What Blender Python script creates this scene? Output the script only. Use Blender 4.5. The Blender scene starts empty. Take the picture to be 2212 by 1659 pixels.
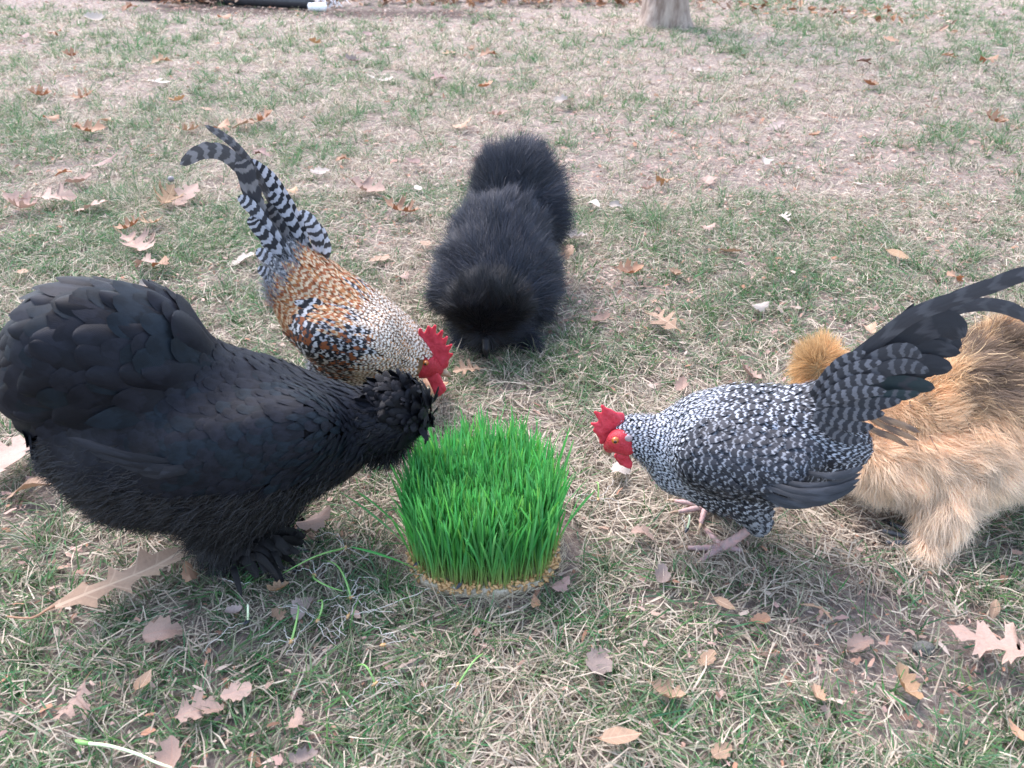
import bpy, math, random
import numpy as np
from mathutils import Vector
random.seed(7); RNG = np.random.default_rng(7)
scene = bpy.context.scene
col = scene.collection
# ---------------------------------------------------------------- camera
CAM_H = 0.75; PITCH = math.radians(32.0); FPX = 1728.0      # focal length in pixels of a 2212 x 1659 picture
cam_data = bpy.data.cameras.new('camera'); cam = bpy.data.objects.new('camera', cam_data); col.objects.link(cam)
cam.location = (0, 0, CAM_H); cam.rotation_euler = (math.pi/2 - PITCH, 0, 0)
cam_data.sensor_fit = 'HORIZONTAL'; cam_data.sensor_width = 36.0; cam_data.lens = 36.0*FPX/2212.0
cam_data.clip_start = 0.02; cam_data.clip_end = 500.0
cam_data.dof.use_dof = True; cam_data.dof.focus_distance = 1.22; cam_data.dof.aperture_fstop = 9.0
scene.camera = cam
scene.render.engine = 'CYCLES'
scene.render.resolution_x = 1024; scene.render.resolution_y = 768
# ---------------------------------------------------------------- sky and sun (bright overcast)
world = bpy.data.worlds.new('World'); scene.world = world; world.use_nodes = True
wn = world.node_tree.nodes; wl = world.node_tree.links; wn.clear()
SUN_EL = math.radians(58); SUN_ROT = math.radians(-35)
sky = wn.new('ShaderNodeTexSky'); sky.sky_type = 'NISHITA'; sky.sun_disc = False
sky.sun_elevation = SUN_EL; sky.sun_rotation = SUN_ROT; sky.air_density = 1.0; sky.dust_density = 1.5
hsv = wn.new('ShaderNodeHueSaturation'); hsv.inputs['Saturation'].default_value = 0.82
bg = wn.new('ShaderNodeBackground'); bg.inputs['Strength'].default_value = 0.15
wo = wn.new('ShaderNodeOutputWorld')
wl.new(sky.outputs[0], hsv.inputs['Color']); wl.new(hsv.outputs[0], bg.inputs[0]); wl.new(bg.outputs[0], wo.inputs[0])
sd = bpy.data.lights.new('sun', 'SUN'); sd.energy = 1.2; sd.angle = math.radians(35); sd.color = (1.0, 0.93, 0.95)
so = bpy.data.objects.new('sun', sd); col.objects.link(so)
sdir = Vector((math.sin(SUN_ROT)*math.cos(SUN_EL), math.cos(SUN_ROT)*math.cos(SUN_EL), math.sin(SUN_EL)))
so.rotation_euler = sdir.to_track_quat('Z', 'Y').to_euler(); so.location = (0, 0, 6)
vs = scene.view_settings; vs.view_transform = 'Standard'; vs.look = 'None'; vs.gamma = 1.0; vs.use_curve_mapping = False
vs.exposure = 2.25
# ---------------------------------------------------------------- geometry helpers
CP = np.array([0, 0, CAM_H]); FW = np.array([0, math.cos(PITCH), -math.sin(PITCH)]); UP = np.array([0, math.sin(PITCH), math.cos(PITCH)])
def ray(u, v): return np.array([(u-1106)/FPX, 0, 0]) + FW - (v-829.5)/FPX*UP
def ground(u, v, z=0.0):
    d = ray(u, v); t = (z-CAM_H)/d[2]; return CP + d*t
def at(u, v, Y):
    d = ray(u, v); return CP + d*(Y/d[1])
def onplane(u, v, p0, h):                       # vertical plane through p0 with heading h (radians)
    n = np.array([-math.sin(h), math.cos(h), 0]); d = ray(u, v)
    return CP + d*(np.dot(np.append(p0[:2], 0) - CP*[1, 1, 0], n)/np.dot(d, n))
def depth(p): return float(np.dot(np.asarray(p)-CP, FW))
def mpp(p): return depth(p)/FPX                 # metres per picture pixel at p
def project(P):
    q = P - CP; dz = q@FW
    return 1106 + FPX*q[:, 0]/dz, 829.5 - FPX*(q@UP)/dz
def unit(a): return a/np.maximum(np.linalg.norm(a, axis=-1, keepdims=True), 1e-9)
def mesh_from(name, V, F, attrs=None, smooth=True):
    """V (n,3); F int array (m,3|4) or list of such arrays"""
    me = bpy.data.meshes.new(name)
    Fs = F if isinstance(F, list) else [F]
    Fs = [np.asarray(f, dtype=np.int32) for f in Fs if len(f)]
    V = np.asarray(V, dtype=np.float32)
    me.vertices.add(len(V)); me.vertices.foreach_set('co', V.ravel())
    nl = sum(f.size for f in Fs); nf = sum(len(f) for f in Fs)
    me.loops.add(nl); me.polygons.add(nf)
    me.loops.foreach_set('vertex_index', np.concatenate([f.ravel() for f in Fs]))
    tot = np.concatenate([np.full(len(f), f.shape[1], dtype=np.int32) for f in Fs])
    st = np.concatenate([[0], np.cumsum(tot)[:-1]]).astype(np.int32)
    me.polygons.foreach_set('loop_start', st)
    me.polygons.foreach_set('use_smooth', np.full(nf, smooth, dtype=bool))
    for k, a in (attrs or {}).items():
        a = np.asarray(a, dtype=np.float32)
        at_ = me.attributes.new(k, 'FLOAT_VECTOR', 'POINT'); at_.data.foreach_set('vector', a.ravel())
    me.update(calc_edges=True); me.validate()
    return me
def link(name, me, mat, parent=None, loc=None):
    o = bpy.data.objects.new(name, me); col.objects.link(o)
    if mat is not None and me is not None and not me.materials: me.materials.append(mat)
    if parent is not None: o.parent = parent
    if loc is not None: o.location = loc
    return o
def tag(o, label=None, cat=None, group=None, kind=None):
    if label: o['label'] = label
    if cat: o['category'] = cat
    if group: o['group'] = group
    if kind: o['kind'] = kind
    return o
def empty(name, loc):
    o = bpy.data.objects.new(name, None); col.objects.link(o); o.location = loc; o.empty_display_size = 0.05; return o
# value noise
def vnoise(x, y, seed=0):
    xi = np.floor(x).astype(np.int64); yi = np.floor(y).astype(np.int64); fx = x-xi; fy = y-yi
    def h(a, b):
        n = (a*374761393 + b*668265263 + seed*982451653) & 0x7fffffff
        n = ((n ^ (n >> 13))*1274126177) & 0x7fffffff
        return ((n ^ (n >> 16)) & 0xffff)/65535.0
    fx = fx*fx*(3-2*fx); fy = fy*fy*(3-2*fy)
    return (h(xi, yi)*(1-fx)+h(xi+1, yi)*fx)*(1-fy) + (h(xi, yi+1)*(1-fx)+h(xi+1, yi+1)*fx)*fy
def fbm(x, y, s, seed=0, o=3):
    r = 0; a = 1; t = 0
    for i in range(o): r = r + a*vnoise(x*s*2**i, y*s*2**i, seed+i); t += a; a *= .55
    return r/t
def gz(x, y):                                   # height of the ground
    d = np.hypot(x, y-0.8)
    return (fbm(x, y, 2.2, 3, 2)-.5)*0.022*np.clip(d/.5, .25, 1) + (fbm(x, y, .05, 9, 2)-.5)*.6*np.clip((y-8)/20, 0, 1) 
# ---------------------------------------------------------------- material helpers
def new_mat(name):
    m = bpy.data.materials.new(name); m.use_nodes = True; nt = m.node_tree; nt.nodes.clear()
    out = nt.nodes.new('ShaderNodeOutputMaterial'); return m, nt, out
def nd(nt, t, **kw):
    n = nt.nodes.new(t)
    for k, v in kw.items():
        if k in n.inputs: n.inputs[k].default_value = v
        else: setattr(n, k, v)
    return n
def attr(nt, name): return nd(nt, 'ShaderNodeAttribute', attribute_name=name)
def math_(nt, op, a, b=None, c=None, clamp=False):
    n = nt.nodes.new('ShaderNodeMath'); n.operation = op; n.use_clamp = clamp
    for i, v in enumerate((a, b, c)):
        if v is None: continue
        if isinstance(v, (int, float)): n.inputs[i].default_value = v
        else: nt.links.new(v, n.inputs[i])
    return n.outputs[0]
def mixc(nt, f, a, b, blend='MIX'):
    n = nt.nodes.new('ShaderNodeMix'); n.data_type = 'RGBA'; n.blend_type = blend
    for s, v in ((n.inputs['Factor'], f), (n.inputs['A'], a), (n.inputs['B'], b)):
        s = s
        if isinstance(v, (int, float)): s.default_value = v
        elif isinstance(v, tuple): s.default_value = (*v, 1) if len(v) == 3 else v
        else: nt.links.new(v, s)
    return n.outputs['Result']
def _sock(n, name, typ):
    for s in n.inputs:
        if s.name == name and s.type == typ: return s
def mixc(nt, f, a, b, blend='MIX'):
    n = nt.nodes.new('ShaderNodeMix'); n.data_type = 'RGBA'; n.blend_type = blend
    for name, typ, v in (('Factor', 'VALUE', f), ('A', 'RGBA', a), ('B', 'RGBA', b)):
        s = _sock(n, name, typ)
        if isinstance(v, (int, float)): s.default_value = v
        elif isinstance(v, tuple): s.default_value = (*v, 1)
        else: nt.links.new(v, s)
    return [s for s in n.outputs if s.type == 'RGBA'][0]
def blade_mat(name, transl=.3, rough=.6, spec=.25, noise=0.0):
    """colour from the 'col' attribute, thin translucent surface"""
    m, nt, out = new_mat(name); a = attr(nt, 'col'); c = a.outputs['Color']
    p = nd(nt, 'ShaderNodeBsdfPrincipled', Roughness=rough); p.inputs['Specular IOR Level'].default_value = spec
    nt.links.new(c, p.inputs['Base Color'])
    if transl > 0:
        t = nd(nt, 'ShaderNodeBsdfTranslucent'); nt.links.new(c, t.inputs['Color'])
        mx = nd(nt, 'ShaderNodeMixShader'); mx.inputs[0].default_value = transl
        nt.links.new(p.outputs[0], mx.inputs[1]); nt.links.new(t.outputs[0], mx.inputs[2]); nt.links.new(mx.outputs[0], out.inputs[0])
    else: nt.links.new(p.outputs[0], out.inputs[0])
    return m
def plain_mat(name, c, rough=.6, spec=.3, noise_scale=60, amount=.25, bump=0.0, sss=0.0, c2=None, coord='Object'):
    m, nt, out = new_mat(name)
    p = nd(nt, 'ShaderNodeBsdfPrincipled', Roughness=rough); p.inputs['Specular IOR Level'].default_value = spec
    tc = nd(nt, 'ShaderNodeTexCoord'); n = nd(nt, 'ShaderNodeTexNoise', Scale=noise_scale, Detail=5.0, Roughness=.6)
    nt.links.new(tc.outputs[coord], n.inputs['Vector'])
    c2 = c2 or tuple(x*(1-amount) for x in c)
    cc = mixc(nt, math_(nt, 'MULTIPLY_ADD', n.outputs['Fac'], 2.4, -.7, True), c, c2)
    nt.links.new(cc, p.inputs['Base Color'])
    if sss: p.inputs['Subsurface Weight'].default_value = sss; p.inputs['Subsurface Radius'].default_value = (.006, .002, .0015); p.inputs['Subsurface Scale'].default_value = 1.0
    if bump:
        b = nd(nt, 'ShaderNodeBump', Strength=bump, Distance=.002); nt.links.new(n.outputs['Fac'], b.inputs['Height']); nt.links.new(b.outputs[0], p.inputs['Normal'])
    nt.links.new(p.outputs[0], out.inputs[0]); return m
def feather_mat(name, rough=.5, spec=.35, sheen=0.0, sheen_tint=(.5, .6, .9), transl=0.0):
    """fuv = (across -1..1, along 0..1, random); ca base, cb bar colour, bar = (bars, phase, threshold)"""
    m, nt, out = new_mat(name)
    fuv = attr(nt, 'fuv'); sx = nd(nt, 'ShaderNodeSeparateXYZ'); nt.links.new(fuv.outputs['Vector'], sx.inputs[0])
    bar = attr(nt, 'bar'); sb = nd(nt, 'ShaderNodeSeparateXYZ'); nt.links.new(bar.outputs['Vector'], sb.inputs[0])
    s, t, r = sx.outputs; fq, ph, th = sb.outputs
    sa = math_(nt, 'ABSOLUTE', s)
    cv = nd(nt, 'ShaderNodeCombineXYZ')
    nt.links.new(math_(nt, 'MULTIPLY', s, 2.0), cv.inputs[0]); nt.links.new(math_(nt, 'MULTIPLY', t, 5.0), cv.inputs[1]); nt.links.new(math_(nt, 'MULTIPLY', r, 97.0), cv.inputs[2])
    n = nd(nt, 'ShaderNodeTexNoise', Scale=1.6, Detail=2.0); nt.links.new(cv.outputs[0], n.inputs['Vector'])
    x = math_(nt, 'MULTIPLY', fq, t); x = math_(nt, 'ADD', x, ph)
    x = math_(nt, 'MULTIPLY_ADD', sa, -.28, x); x = math_(nt, 'MULTIPLY_ADD', n.outputs['Fac'], .55, x)
    w = math_(nt, 'SINE', math_(nt, 'MULTIPLY', x, 2*math.pi))
    mr = nd(nt, 'ShaderNodeMapRange', interpolation_type='SMOOTHSTEP')
    nt.links.new(w, mr.inputs['Value']); nt.links.new(math_(nt, 'SUBTRACT', th, .38), mr.inputs['From Min']); nt.links.new(math_(nt, 'ADD', th, .38), mr.inputs['From Max'])
    c = mixc(nt, mr.outputs[0], attr(nt, 'ca').outputs['Color'], attr(nt, 'cb').outputs['Color'])
    # barbs: fine streaks slanting off the shaft, and slight unevenness
    bb = math_(nt, 'SINE', math_(nt, 'ADD', math_(nt, 'MULTIPLY', t, 190.0), math_(nt, 'MULTIPLY', sa, -60.0)))
    v = math_(nt, 'MULTIPLY_ADD', bb, .10, math_(nt, 'MULTIPLY_ADD', n.outputs['Fac'], .6, .7))
    hv = nd(nt, 'ShaderNodeHueSaturation'); nt.links.new(c, hv.inputs['Color']); nt.links.new(v, hv.inputs['Value'])
    p = nd(nt, 'ShaderNodeBsdfPrincipled', Roughness=rough); p.inputs['Specular IOR Level'].default_value = spec
    nt.links.new(hv.outputs[0], p.inputs['Base Color'])
    if sheen: p.inputs['Sheen Weight'].default_value = sheen; p.inputs['Sheen Tint'].default_value = (*sheen_tint, 1); p.inputs['Sheen Roughness'].default_value = .4
    b = nd(nt, 'ShaderNodeBump', Strength=.15, Distance=.0004); nt.links.new(bb, b.inputs['Height']); nt.links.new(b.outputs[0], p.inputs['Normal'])
    last = p.outputs[0]
    if transl:
        tr = nd(nt, 'ShaderNodeBsdfTranslucent'); nt.links.new(hv.outputs[0], tr.inputs['Color'])
        mx = nd(nt, 'ShaderNodeMixShader'); mx.inputs[0].default_value = transl
        nt.links.new(last, mx.inputs[1]); nt.links.new(tr.outputs[0], mx.inputs[2]); last = mx.outputs[0]
    nt.links.new(last, out.inputs[0]); return m
M = {}
M['grass'] = blade_mat('grass_blades', .3, .65, .2)
M['litter'] = blade_mat('leaf_shreds', .1, .8, .1)
M['wheat'] = blade_mat('wheat_blades', .45, .45, .35)
M['strand'] = blade_mat('plume_strands', .0, .55, .3)
M['buff'] = blade_mat('buff_strands', .55, .6, .15)
M['feather'] = feather_mat('barred_feathers', .6, .25, 0, transl=.12)
M['black_feather'] = feather_mat('black_feathers', .56, .11, .01, (.35, .45, .75))
M['comb'] = plain_mat('red_comb_skin', (.62, .060, .090), .5, .35, 110, .35, 1.0, .35, c2=(.38, .018, .032))
M['face'] = plain_mat('red_face_skin', (.46, .030, .050), .5, .35, 300, .4, .8, .15, c2=(.30, .01, .015))
M['horn'] = plain_mat('pale_horn', (.42, .30, .19), .4, .4, 90, .3, c2=(.25, .15, .10))
M['dark_horn'] = plain_mat('dark_horn', (.014, .0135, .015), .5, .2, 90, .4)
M['shank'] = plain_mat('pinkish_scaly_shank', (.46, .27, .25), .55, .35, 160, .3, .5, .1, c2=(.26, .20, .19))
M['slate_shank'] = plain_mat('slate_scaly_shank', (.13, .13, .14), .6, .3, 160, .5, .6, c2=(.05, .05, .05))
M['iris'] = plain_mat('orange_iris', (.45, .12, .015), .15, .6, 300, .4)
M['pupil'] = plain_mat('black_pupil', (.004, .004, .004), .08, .6)
M['earlobe'] = plain_mat('pale_earlobe', (.34, .26, .27), .6, .3, 200, .3)
M['skin_dark'] = plain_mat('dark_underbody', (.012, .011, .012), .9, .05, 60, .3)
M['skin_buff'] = plain_mat('buff_underbody', (.42, .27, .13), .9, .05, 40, .4)
M['skin_grey'] = plain_mat('grey_underbody', (.06, .06, .065), .9, .05, 60, .4)
M['skin_tan'] = plain_mat('tan_underbody', (.25, .16, .09), .9, .05, 60, .4)
# ---------------------------------------------------------------- signed distance bodies
def smin(a, b, k):
    h = np.maximum(k-np.abs(a-b), 0)/k; return np.minimum(a, b) - h*h*k*.25
class Body:
    """smooth union of round cones; every cone carries the direction its plumage lies in"""
    def __init__(s, k=.03, lump=0., freq=40.): s.c = []; s.k = k; s.lump = lump; s.freq = freq
    def cone(s, a, ra, b, rb, flow=None, reg=0):
        a = np.asarray(a, float); b = np.asarray(b, float)
        f = unit(np.asarray(flow, float)) if flow is not None else unit(b-a+1e-6)
        s.c.append((a, ra, b, rb, f, reg)); return s
    def chain(s, nodes, reg=0, flow=None):
        for (a, ra), (b, rb) in zip(nodes[:-1], nodes[1:]): s.cone(a, ra, b, rb, flow, reg)
        return s
    def each(s, P):
        out = []
        for a, ra, b, rb, f, g in s.c:
            ab = b-a; L2 = ab@ab + 1e-12; q = P-a; t = np.clip(q@ab/L2, 0, 1)
            out.append(np.linalg.norm(q - t[:, None]*ab, axis=1) - (ra+(rb-ra)*t))
        return np.array(out)
    def d(s, P):
        e = s.each(P); r = e[0]
        for x in e[1:]: r = smin(r, x, s.k)
        if s.lump:
            q = P*s.freq; a, b, c = q[:, 0], q[:, 1], q[:, 2]
            r = r+s.lump*(np.sin(a+1.3*np.sin(b*.7))*np.sin(b*1.1+c*.5)+np.sin(c*1.2+.8*np.sin(a*.9))*.8+.5*np.sin(2.1*a+1.7*c+1)*np.sin(1.9*b-.6*c))
        return r
    def grad(s, P, h=.002):
        g = np.stack([s.d(P+np.eye(3)[i]*h)-s.d(P-np.eye(3)[i]*h) for i in range(3)], 1); return unit(g)
    def flow_reg(s, P, k=.02):
        e = s.each(P); w = np.exp(-(e-e.min(0))/k); f = np.array([c[4] for c in s.c])
        return unit((w[:, :, None]*f[:, None, :]).sum(0)), np.array([c[5] for c in s.c])[e.argmin(0)]
    def mesh(s, cell=.008, disp=None):
        lo = np.min([np.minimum(c[0]-c[1], c[2]-c[3]) for c in s.c], 0)-3*cell; hi = np.max([np.maximum(c[0]+c[1], c[2]+c[3]) for c in s.c], 0)+3*cell
        n = np.ceil((hi-lo)/cell).astype(int)+1
        X, Y, Z = np.meshgrid(*[lo[i]+cell*np.arange(n[i]) for i in range(3)], indexing='ij')
        P = np.stack([X, Y, Z], -1).reshape(-1, 3); D = s.d(P).reshape(n); P = P.reshape(*n, 3)
        ins = D < 0
        cnt = np.zeros(n-1, int); acc = np.zeros((*(n-1), 3)); ne = np.zeros(n-1)
        for i in range(2):
            for j in range(2):
                for k in range(2): cnt += ins[i:n[0]-1+i, j:n[1]-1+j, k:n[2]-1+k]
        act = (cnt > 0) & (cnt < 8)
        def sl(o): return tuple(slice(o[i], n[i]-1+o[i]) for i in range(3))
        for ax in range(3):
            oth = [a for a in range(3) if a != ax]
            for p in range(2):
                for q in range(2):
                    o = [0, 0, 0]; o[oth[0]] = p; o[oth[1]] = q; o2 = list(o); o2[ax] = 1
                    A = D[sl(o)]; B = D[sl(o2)]; cr = (A < 0) != (B < 0)
                    t = np.where(cr, A/np.where(cr, A-B, 1), 0)
                    acc += np.where(cr[..., None], P[sl(o)]+(P[sl(o2)]-P[sl(o)])*t[..., None], 0); ne += cr
        idx = -np.ones(n-1, int); idx[act] = np.arange(act.sum()); V = acc[act]/ne[act][:, None]
        F = []
        for ax in range(3):
            b_, c_ = [(1, 2), (2, 0), (0, 1)][ax]
            m = n-1; s0 = [slice(None)]*3
            sA = [slice(0, m[i]) for i in range(3)]; sA[b_] = slice(1, m[b_]); sA[c_] = slice(1, m[c_])
            sB = list(sA); sB[ax] = slice(1, m[ax]+1)
            A = ins[tuple(sA)]; B = ins[tuple(sB)]; cr = A != B
            def sh(db, dc):
                q = list(sA); q[b_] = slice(1-db, m[b_]-db); q[c_] = slice(1-dc, m[c_]-dc); return idx[tuple(q)]
            q4 = np.stack([sh(0, 0), sh(1, 0), sh(1, 1), sh(0, 1)], -1)
            pos = q4[cr & A]; neg = q4[cr & ~A][:, ::-1]
            F += [pos, neg]
        F = np.concatenate(F); F = F[(F >= 0).all(1)]
        return V, F
def sample_surface(V, F, n, rng):
    T = np.concatenate([F[:, [0, 1, 2]], F[:, [0, 2, 3]]]); A, B, C = V[T[:, 0]], V[T[:, 1]], V[T[:, 2]]
    ar = np.linalg.norm(np.cross(B-A, C-A), axis=1); i = rng.choice(len(T), n, p=ar/ar.sum())
    r1 = np.sqrt(rng.random(n))[:, None]; r2 = rng.random(n)[:, None]
    return A[i]*(1-r1)+B[i]*r1*(1-r2)+C[i]*r1*r2
def poisson(P, R):
    """greedy dart throwing with a radius for every candidate"""
    cs = float(R.max()); g = {}; keep = []
    ci = np.floor(P/cs).astype(int)
    for i in range(len(P)):
        a, b, c = ci[i]; ok = True; r2 = R[i]*R[i]; p = P[i]
        for x in (a-1, a, a+1):
            for y in (b-1, b, b+1):
                for z in (c-1, c, c+1):
                    for q in g.get((x, y, z), ()):
                        if (p[0]-q[0])**2+(p[1]-q[1])**2+(p[2]-q[2])**2 < r2: ok = False; break
                    if not ok: break
                if not ok: break
            if not ok: break
        if ok: g.setdefault((a, b, c), []).append(p); keep.append(i)
    return np.array(keep)
PROFILE = {
    'round': lambda t: np.sqrt(np.clip(1-np.clip((t-.45)/.55, 0, 1)**2.2, 0, 1))*(.55+.45*np.clip(t/.4, 0, 1)),
    'lance': lambda t: np.clip(1-t, 0, 1)**.6*(.6+.4*np.clip(t/.3, 0, 1))*1.05+.02,
    'oval': lambda t: np.sqrt(np.clip(1-np.clip((t-.55)/.45, 0, 1)**2.0, 0, 1))*(.45+.55*np.clip(t/.45, 0, 1)),
    'broad': lambda t: np.sqrt(np.clip(1-np.clip((t-.7)/.3, 0, 1)**2.5, 0, 1))*(.5+.5*np.clip(t/.35, 0, 1)),
}
def feathers(body, P, D, N, L, W, prof='round', lift=.006, h0=.0005, cup=.15, nt=6, ns=3, conform=True, curl=0.0):
    """feathers laid on a body like shingles; returns V, F, fuv and the feather index of every vertex"""
    n = len(P); t = 1-(1-np.linspace(0, 1, nt))**1.7; s = np.linspace(-1, 1, ns); w = PROFILE[prof](t)
    S = unit(np.cross(N, D)); L = np.broadcast_to(L, n); W = np.broadcast_to(W, n); lift = np.broadcast_to(lift, n)
    TT, SS = np.meshgrid(t, s, indexing='ij'); TT = TT.ravel(); SS = SS.ravel(); WW = np.repeat(w, ns)
    V = P[:, None]+D[:, None]*(L[:, None]*TT)[..., None]+S[:, None]*(W[:, None]*WW*SS)[..., None]
    H = h0+lift[:, None]*(TT**1.3)[None]-cup*W[:, None]*(SS**2*WW)[None]*np.clip(TT*2, 0, 1)[None] + curl*L[:, None]*(TT**3)[None]
    if conform:
        Q = V.reshape(-1, 3)
        for _ in range(2):
            Q = Q+body.grad(Q)*(H.ravel()-body.d(Q))[:, None]
        V = Q
    else: V = (V+N[:, None]*H[..., None]).reshape(-1, 3)
    base = (np.arange(n)*nt*ns)[:, None]
    q = np.array([[i*ns+j, i*ns+j+1, (i+1)*ns+j+1, (i+1)*ns+j] for i in range(nt-1) for j in range(ns-1)])
    F = (base[:, :, None]+q[None]).reshape(-1, 4)
    r = RNG.random(n)
    fuv = np.stack([np.tile(SS, n), np.tile(TT, n), np.repeat(r, nt*ns)], 1)
    return V, F, fuv, np.repeat(np.arange(n), nt*ns)
def strands(P, D0, D1, L, W, C, seg=3, side=None, tipc=None, kink=0.0):
    """thin tapering ribbons from P, leaving along D0 and ending along D1"""
    n = len(P); t = np.linspace(0, 1, seg+1)
    L = np.broadcast_to(L, n)[:, None]; W = np.broadcast_to(W, n)
    S = unit(np.cross(D0+.3*D1, RNG.normal(size=(n, 3)))) if side is None else side
    pts = [P]
    for i in range(seg):
        tm = (t[i]+t[i+1])/2; d = unit(D0*(1-tm)+D1*tm + (RNG.normal(size=(n, 3))*kink if kink else 0))
        pts.append(pts[-1]+d*L/seg)
    V = np.zeros((n, 2*seg+1, 3)); tt = np.zeros(2*seg+1)
    for i in range(seg):
        w = (W*(1-.75*t[i]))[:, None]*.5
        V[:, 2*i] = pts[i]-S*w; V[:, 2*i+1] = pts[i]+S*w; tt[2*i] = tt[2*i+1] = t[i]
    V[:, 2*seg] = pts[seg]; tt[2*seg] = 1
    b = (np.arange(n)*(2*seg+1))[:, None, None]
    q = np.array([[2*i, 2*i+1, 2*i+3, 2*i+2] for i in range(seg-1)]).reshape(-1, 4)
    F4 = (b+q[None]).reshape(-1, 4); F3 = (b+np.array([[[2*seg-2, 2*seg-1, 2*seg]]])).reshape(-1, 3)
    cc = np.repeat(C[:, None], 2*seg+1, 1)
    if tipc is not None: cc = cc*(1-tt[None, :, None])+tipc[:, None]*tt[None, :, None]
    return V.reshape(-1, 3), [F4, F3], cc.reshape(-1, 3)
def tube(pts, rad, n=8, cap=True):
    pts = np.asarray(pts, float); rad = np.broadcast_to(rad, len(pts)); m = len(pts)
    T = unit(np.gradient(pts, axis=0)); ref = np.array([.3, .2, 1.]) if abs(T[0][2]) < .9 else np.array([1., .2, .1])
    U = unit(np.cross(T, ref)); Wv = np.cross(T, U); a = np.linspace(0, 2*math.pi, n, endpoint=False)
    V = (pts[:, None]+rad[:, None, None]*(U[:, None]*np.cos(a)[None, :, None]+Wv[:, None]*np.sin(a)[None, :, None])).reshape(-1, 3)
    F = [[i*n+j, i*n+(j+1) % n, (i+1)*n+(j+1) % n, (i+1)*n+j] for i in range(m-1) for j in range(n)]
    F3 = []
    if cap:
        V = np.vstack([V, pts[0]-T[0]*rad[0]*.4, pts[-1]+T[-1]*rad[-1]*.4]); k = m*n
        F3 = [[j, k, (j+1) % n] for j in range(n)][::1]+[[(m-1)*n+(j+1) % n, k+1, (m-1)*n+j] for j in range(n)]
    return V, [np.array(F), np.array(F3).reshape(-1, 3)]
def spline(pts, n):
    """Catmull-Rom through pts"""
    p = np.asarray(pts, float); p = np.vstack([2*p[0]-p[1], p, 2*p[-1]-p[-2]]); k = len(p)-3
    x = np.linspace(0, k-1e-6, n); i = x.astype(int); t = (x-i)[:, None]
    a, b, c, d = p[i], p[i+1], p[i+2], p[i+3]
    return .5*((2*b)+(c-a)*t+(2*a-5*b+4*c-d)*t*t+(3*b-a-3*c+d)*t**3)
def plume(pts, width, nrm, prof='broad', nt=14, ns=5, cup=.25, twist=0.0):
    """one long feather along a curve, its face towards nrm"""
    c = spline(pts, nt); T = unit(np.gradient(c, axis=0)); nrm = unit(np.asarray(nrm, float)+0*T)
    S = unit(np.cross(nrm, T)); Nn = np.cross(T, S); t = np.linspace(0, 1, nt); s = np.linspace(-1, 1, ns)
    nt_ = RNG.random((nt, 2)); rag = 1-.05*nt_-.09*(nt_ > .9); w = PROFILE[prof](t)*width
    wl = np.where(s[None] < 0, rag[:, :1], rag[:, 1:])
    V = c[:, None]+S[:, None]*(w[:, None]*s[None]*np.where(np.abs(s[None]) > .9, wl, 1))[..., None]-Nn[:, None]*(cup*w[:, None]*(s**2)[None])[..., None]
    F = np.array([[i*ns+j, i*ns+j+1, (i+1)*ns+j+1, (i+1)*ns+j] for i in range(nt-1) for j in range(ns-1)])
    TT, SS = np.meshgrid(t, s, indexing='ij')
    return V.reshape(-1, 3), F, np.stack([SS.ravel(), TT.ravel(), np.full(TT.size, RNG.random())], 1)
def plume_obj(name, root, pts, width, nrm, ca, cb, bar, mat, prof='broad', cup=.25, nt=14):
    V, F, fuv = plume(pts, width, nrm, prof, nt, 5, cup); n = len(V)
    me = mesh_from(name, V-np.array(root.location), F, dict(fuv=fuv, ca=np.tile(ca, (n, 1)), cb=np.tile(cb, (n, 1)), bar=np.tile(bar, (n, 1))))
    return link(name, me, mat, root)
def rel(root, V): return V-np.array(root.location)
# ================================================================ the setting: soil, lawn, leaf litter
WHEAT_C = np.array([-0.036, 0.791]); WHEAT_R = 0.105
def blob(x, y, u, v, rx, ry):
    g = ground(u, v); return np.exp(-(((x-g[0])/rx)**2+((y-g[1])/ry)**2))
def bare(x, y):          # where the turf is thin and shredded leaves show
    b = np.clip((fbm(x, y, 3.0, 21)-.53)*3.2, 0, 1)*.75
    for u, v, rx, ry, a in ((1330, 640, .22, .22, .9), (2010, 1420, .22, .1, .9), (330, 640, .14, .12, .8), (1650, 330, 1.1, .8, .75), (1250, 360, .3, .4, .7),
                            (1800, 700, .25, .2, .6), (1900, 1180, .2, .1, .0), (100, 1560, .14, .07, .55), (1450, 120, 1.2, .8, .4), (700, 1130, .1, .08, .5), (1200, 30, 2.6, .5, .45), (2150, 500, .3, .5, .6)):
        b = np.maximum(b, a*blob(x, y, u, v, rx, ry))
    far = np.clip((y-6.0)/.5, 0, 1)*np.clip((.9-x)/.5, 0, 1)
    return np.clip(np.maximum(np.maximum(b, far), mulch(x, y)*1.1), 0, 1.15)
def mulch(x, y):         # strip of dark bare soil in front of the pipe
    c = 6.02-.12*(x+1.2)+.10*(fbm(x, y, 2.5, 91, 2)-.5)
    return np.clip(1.5-np.abs(y-c)/.24, 0, 1)*np.clip((.15-x)/.5, 0, 1)*np.clip((x+2.9)/.5, 0, 1)
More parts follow.
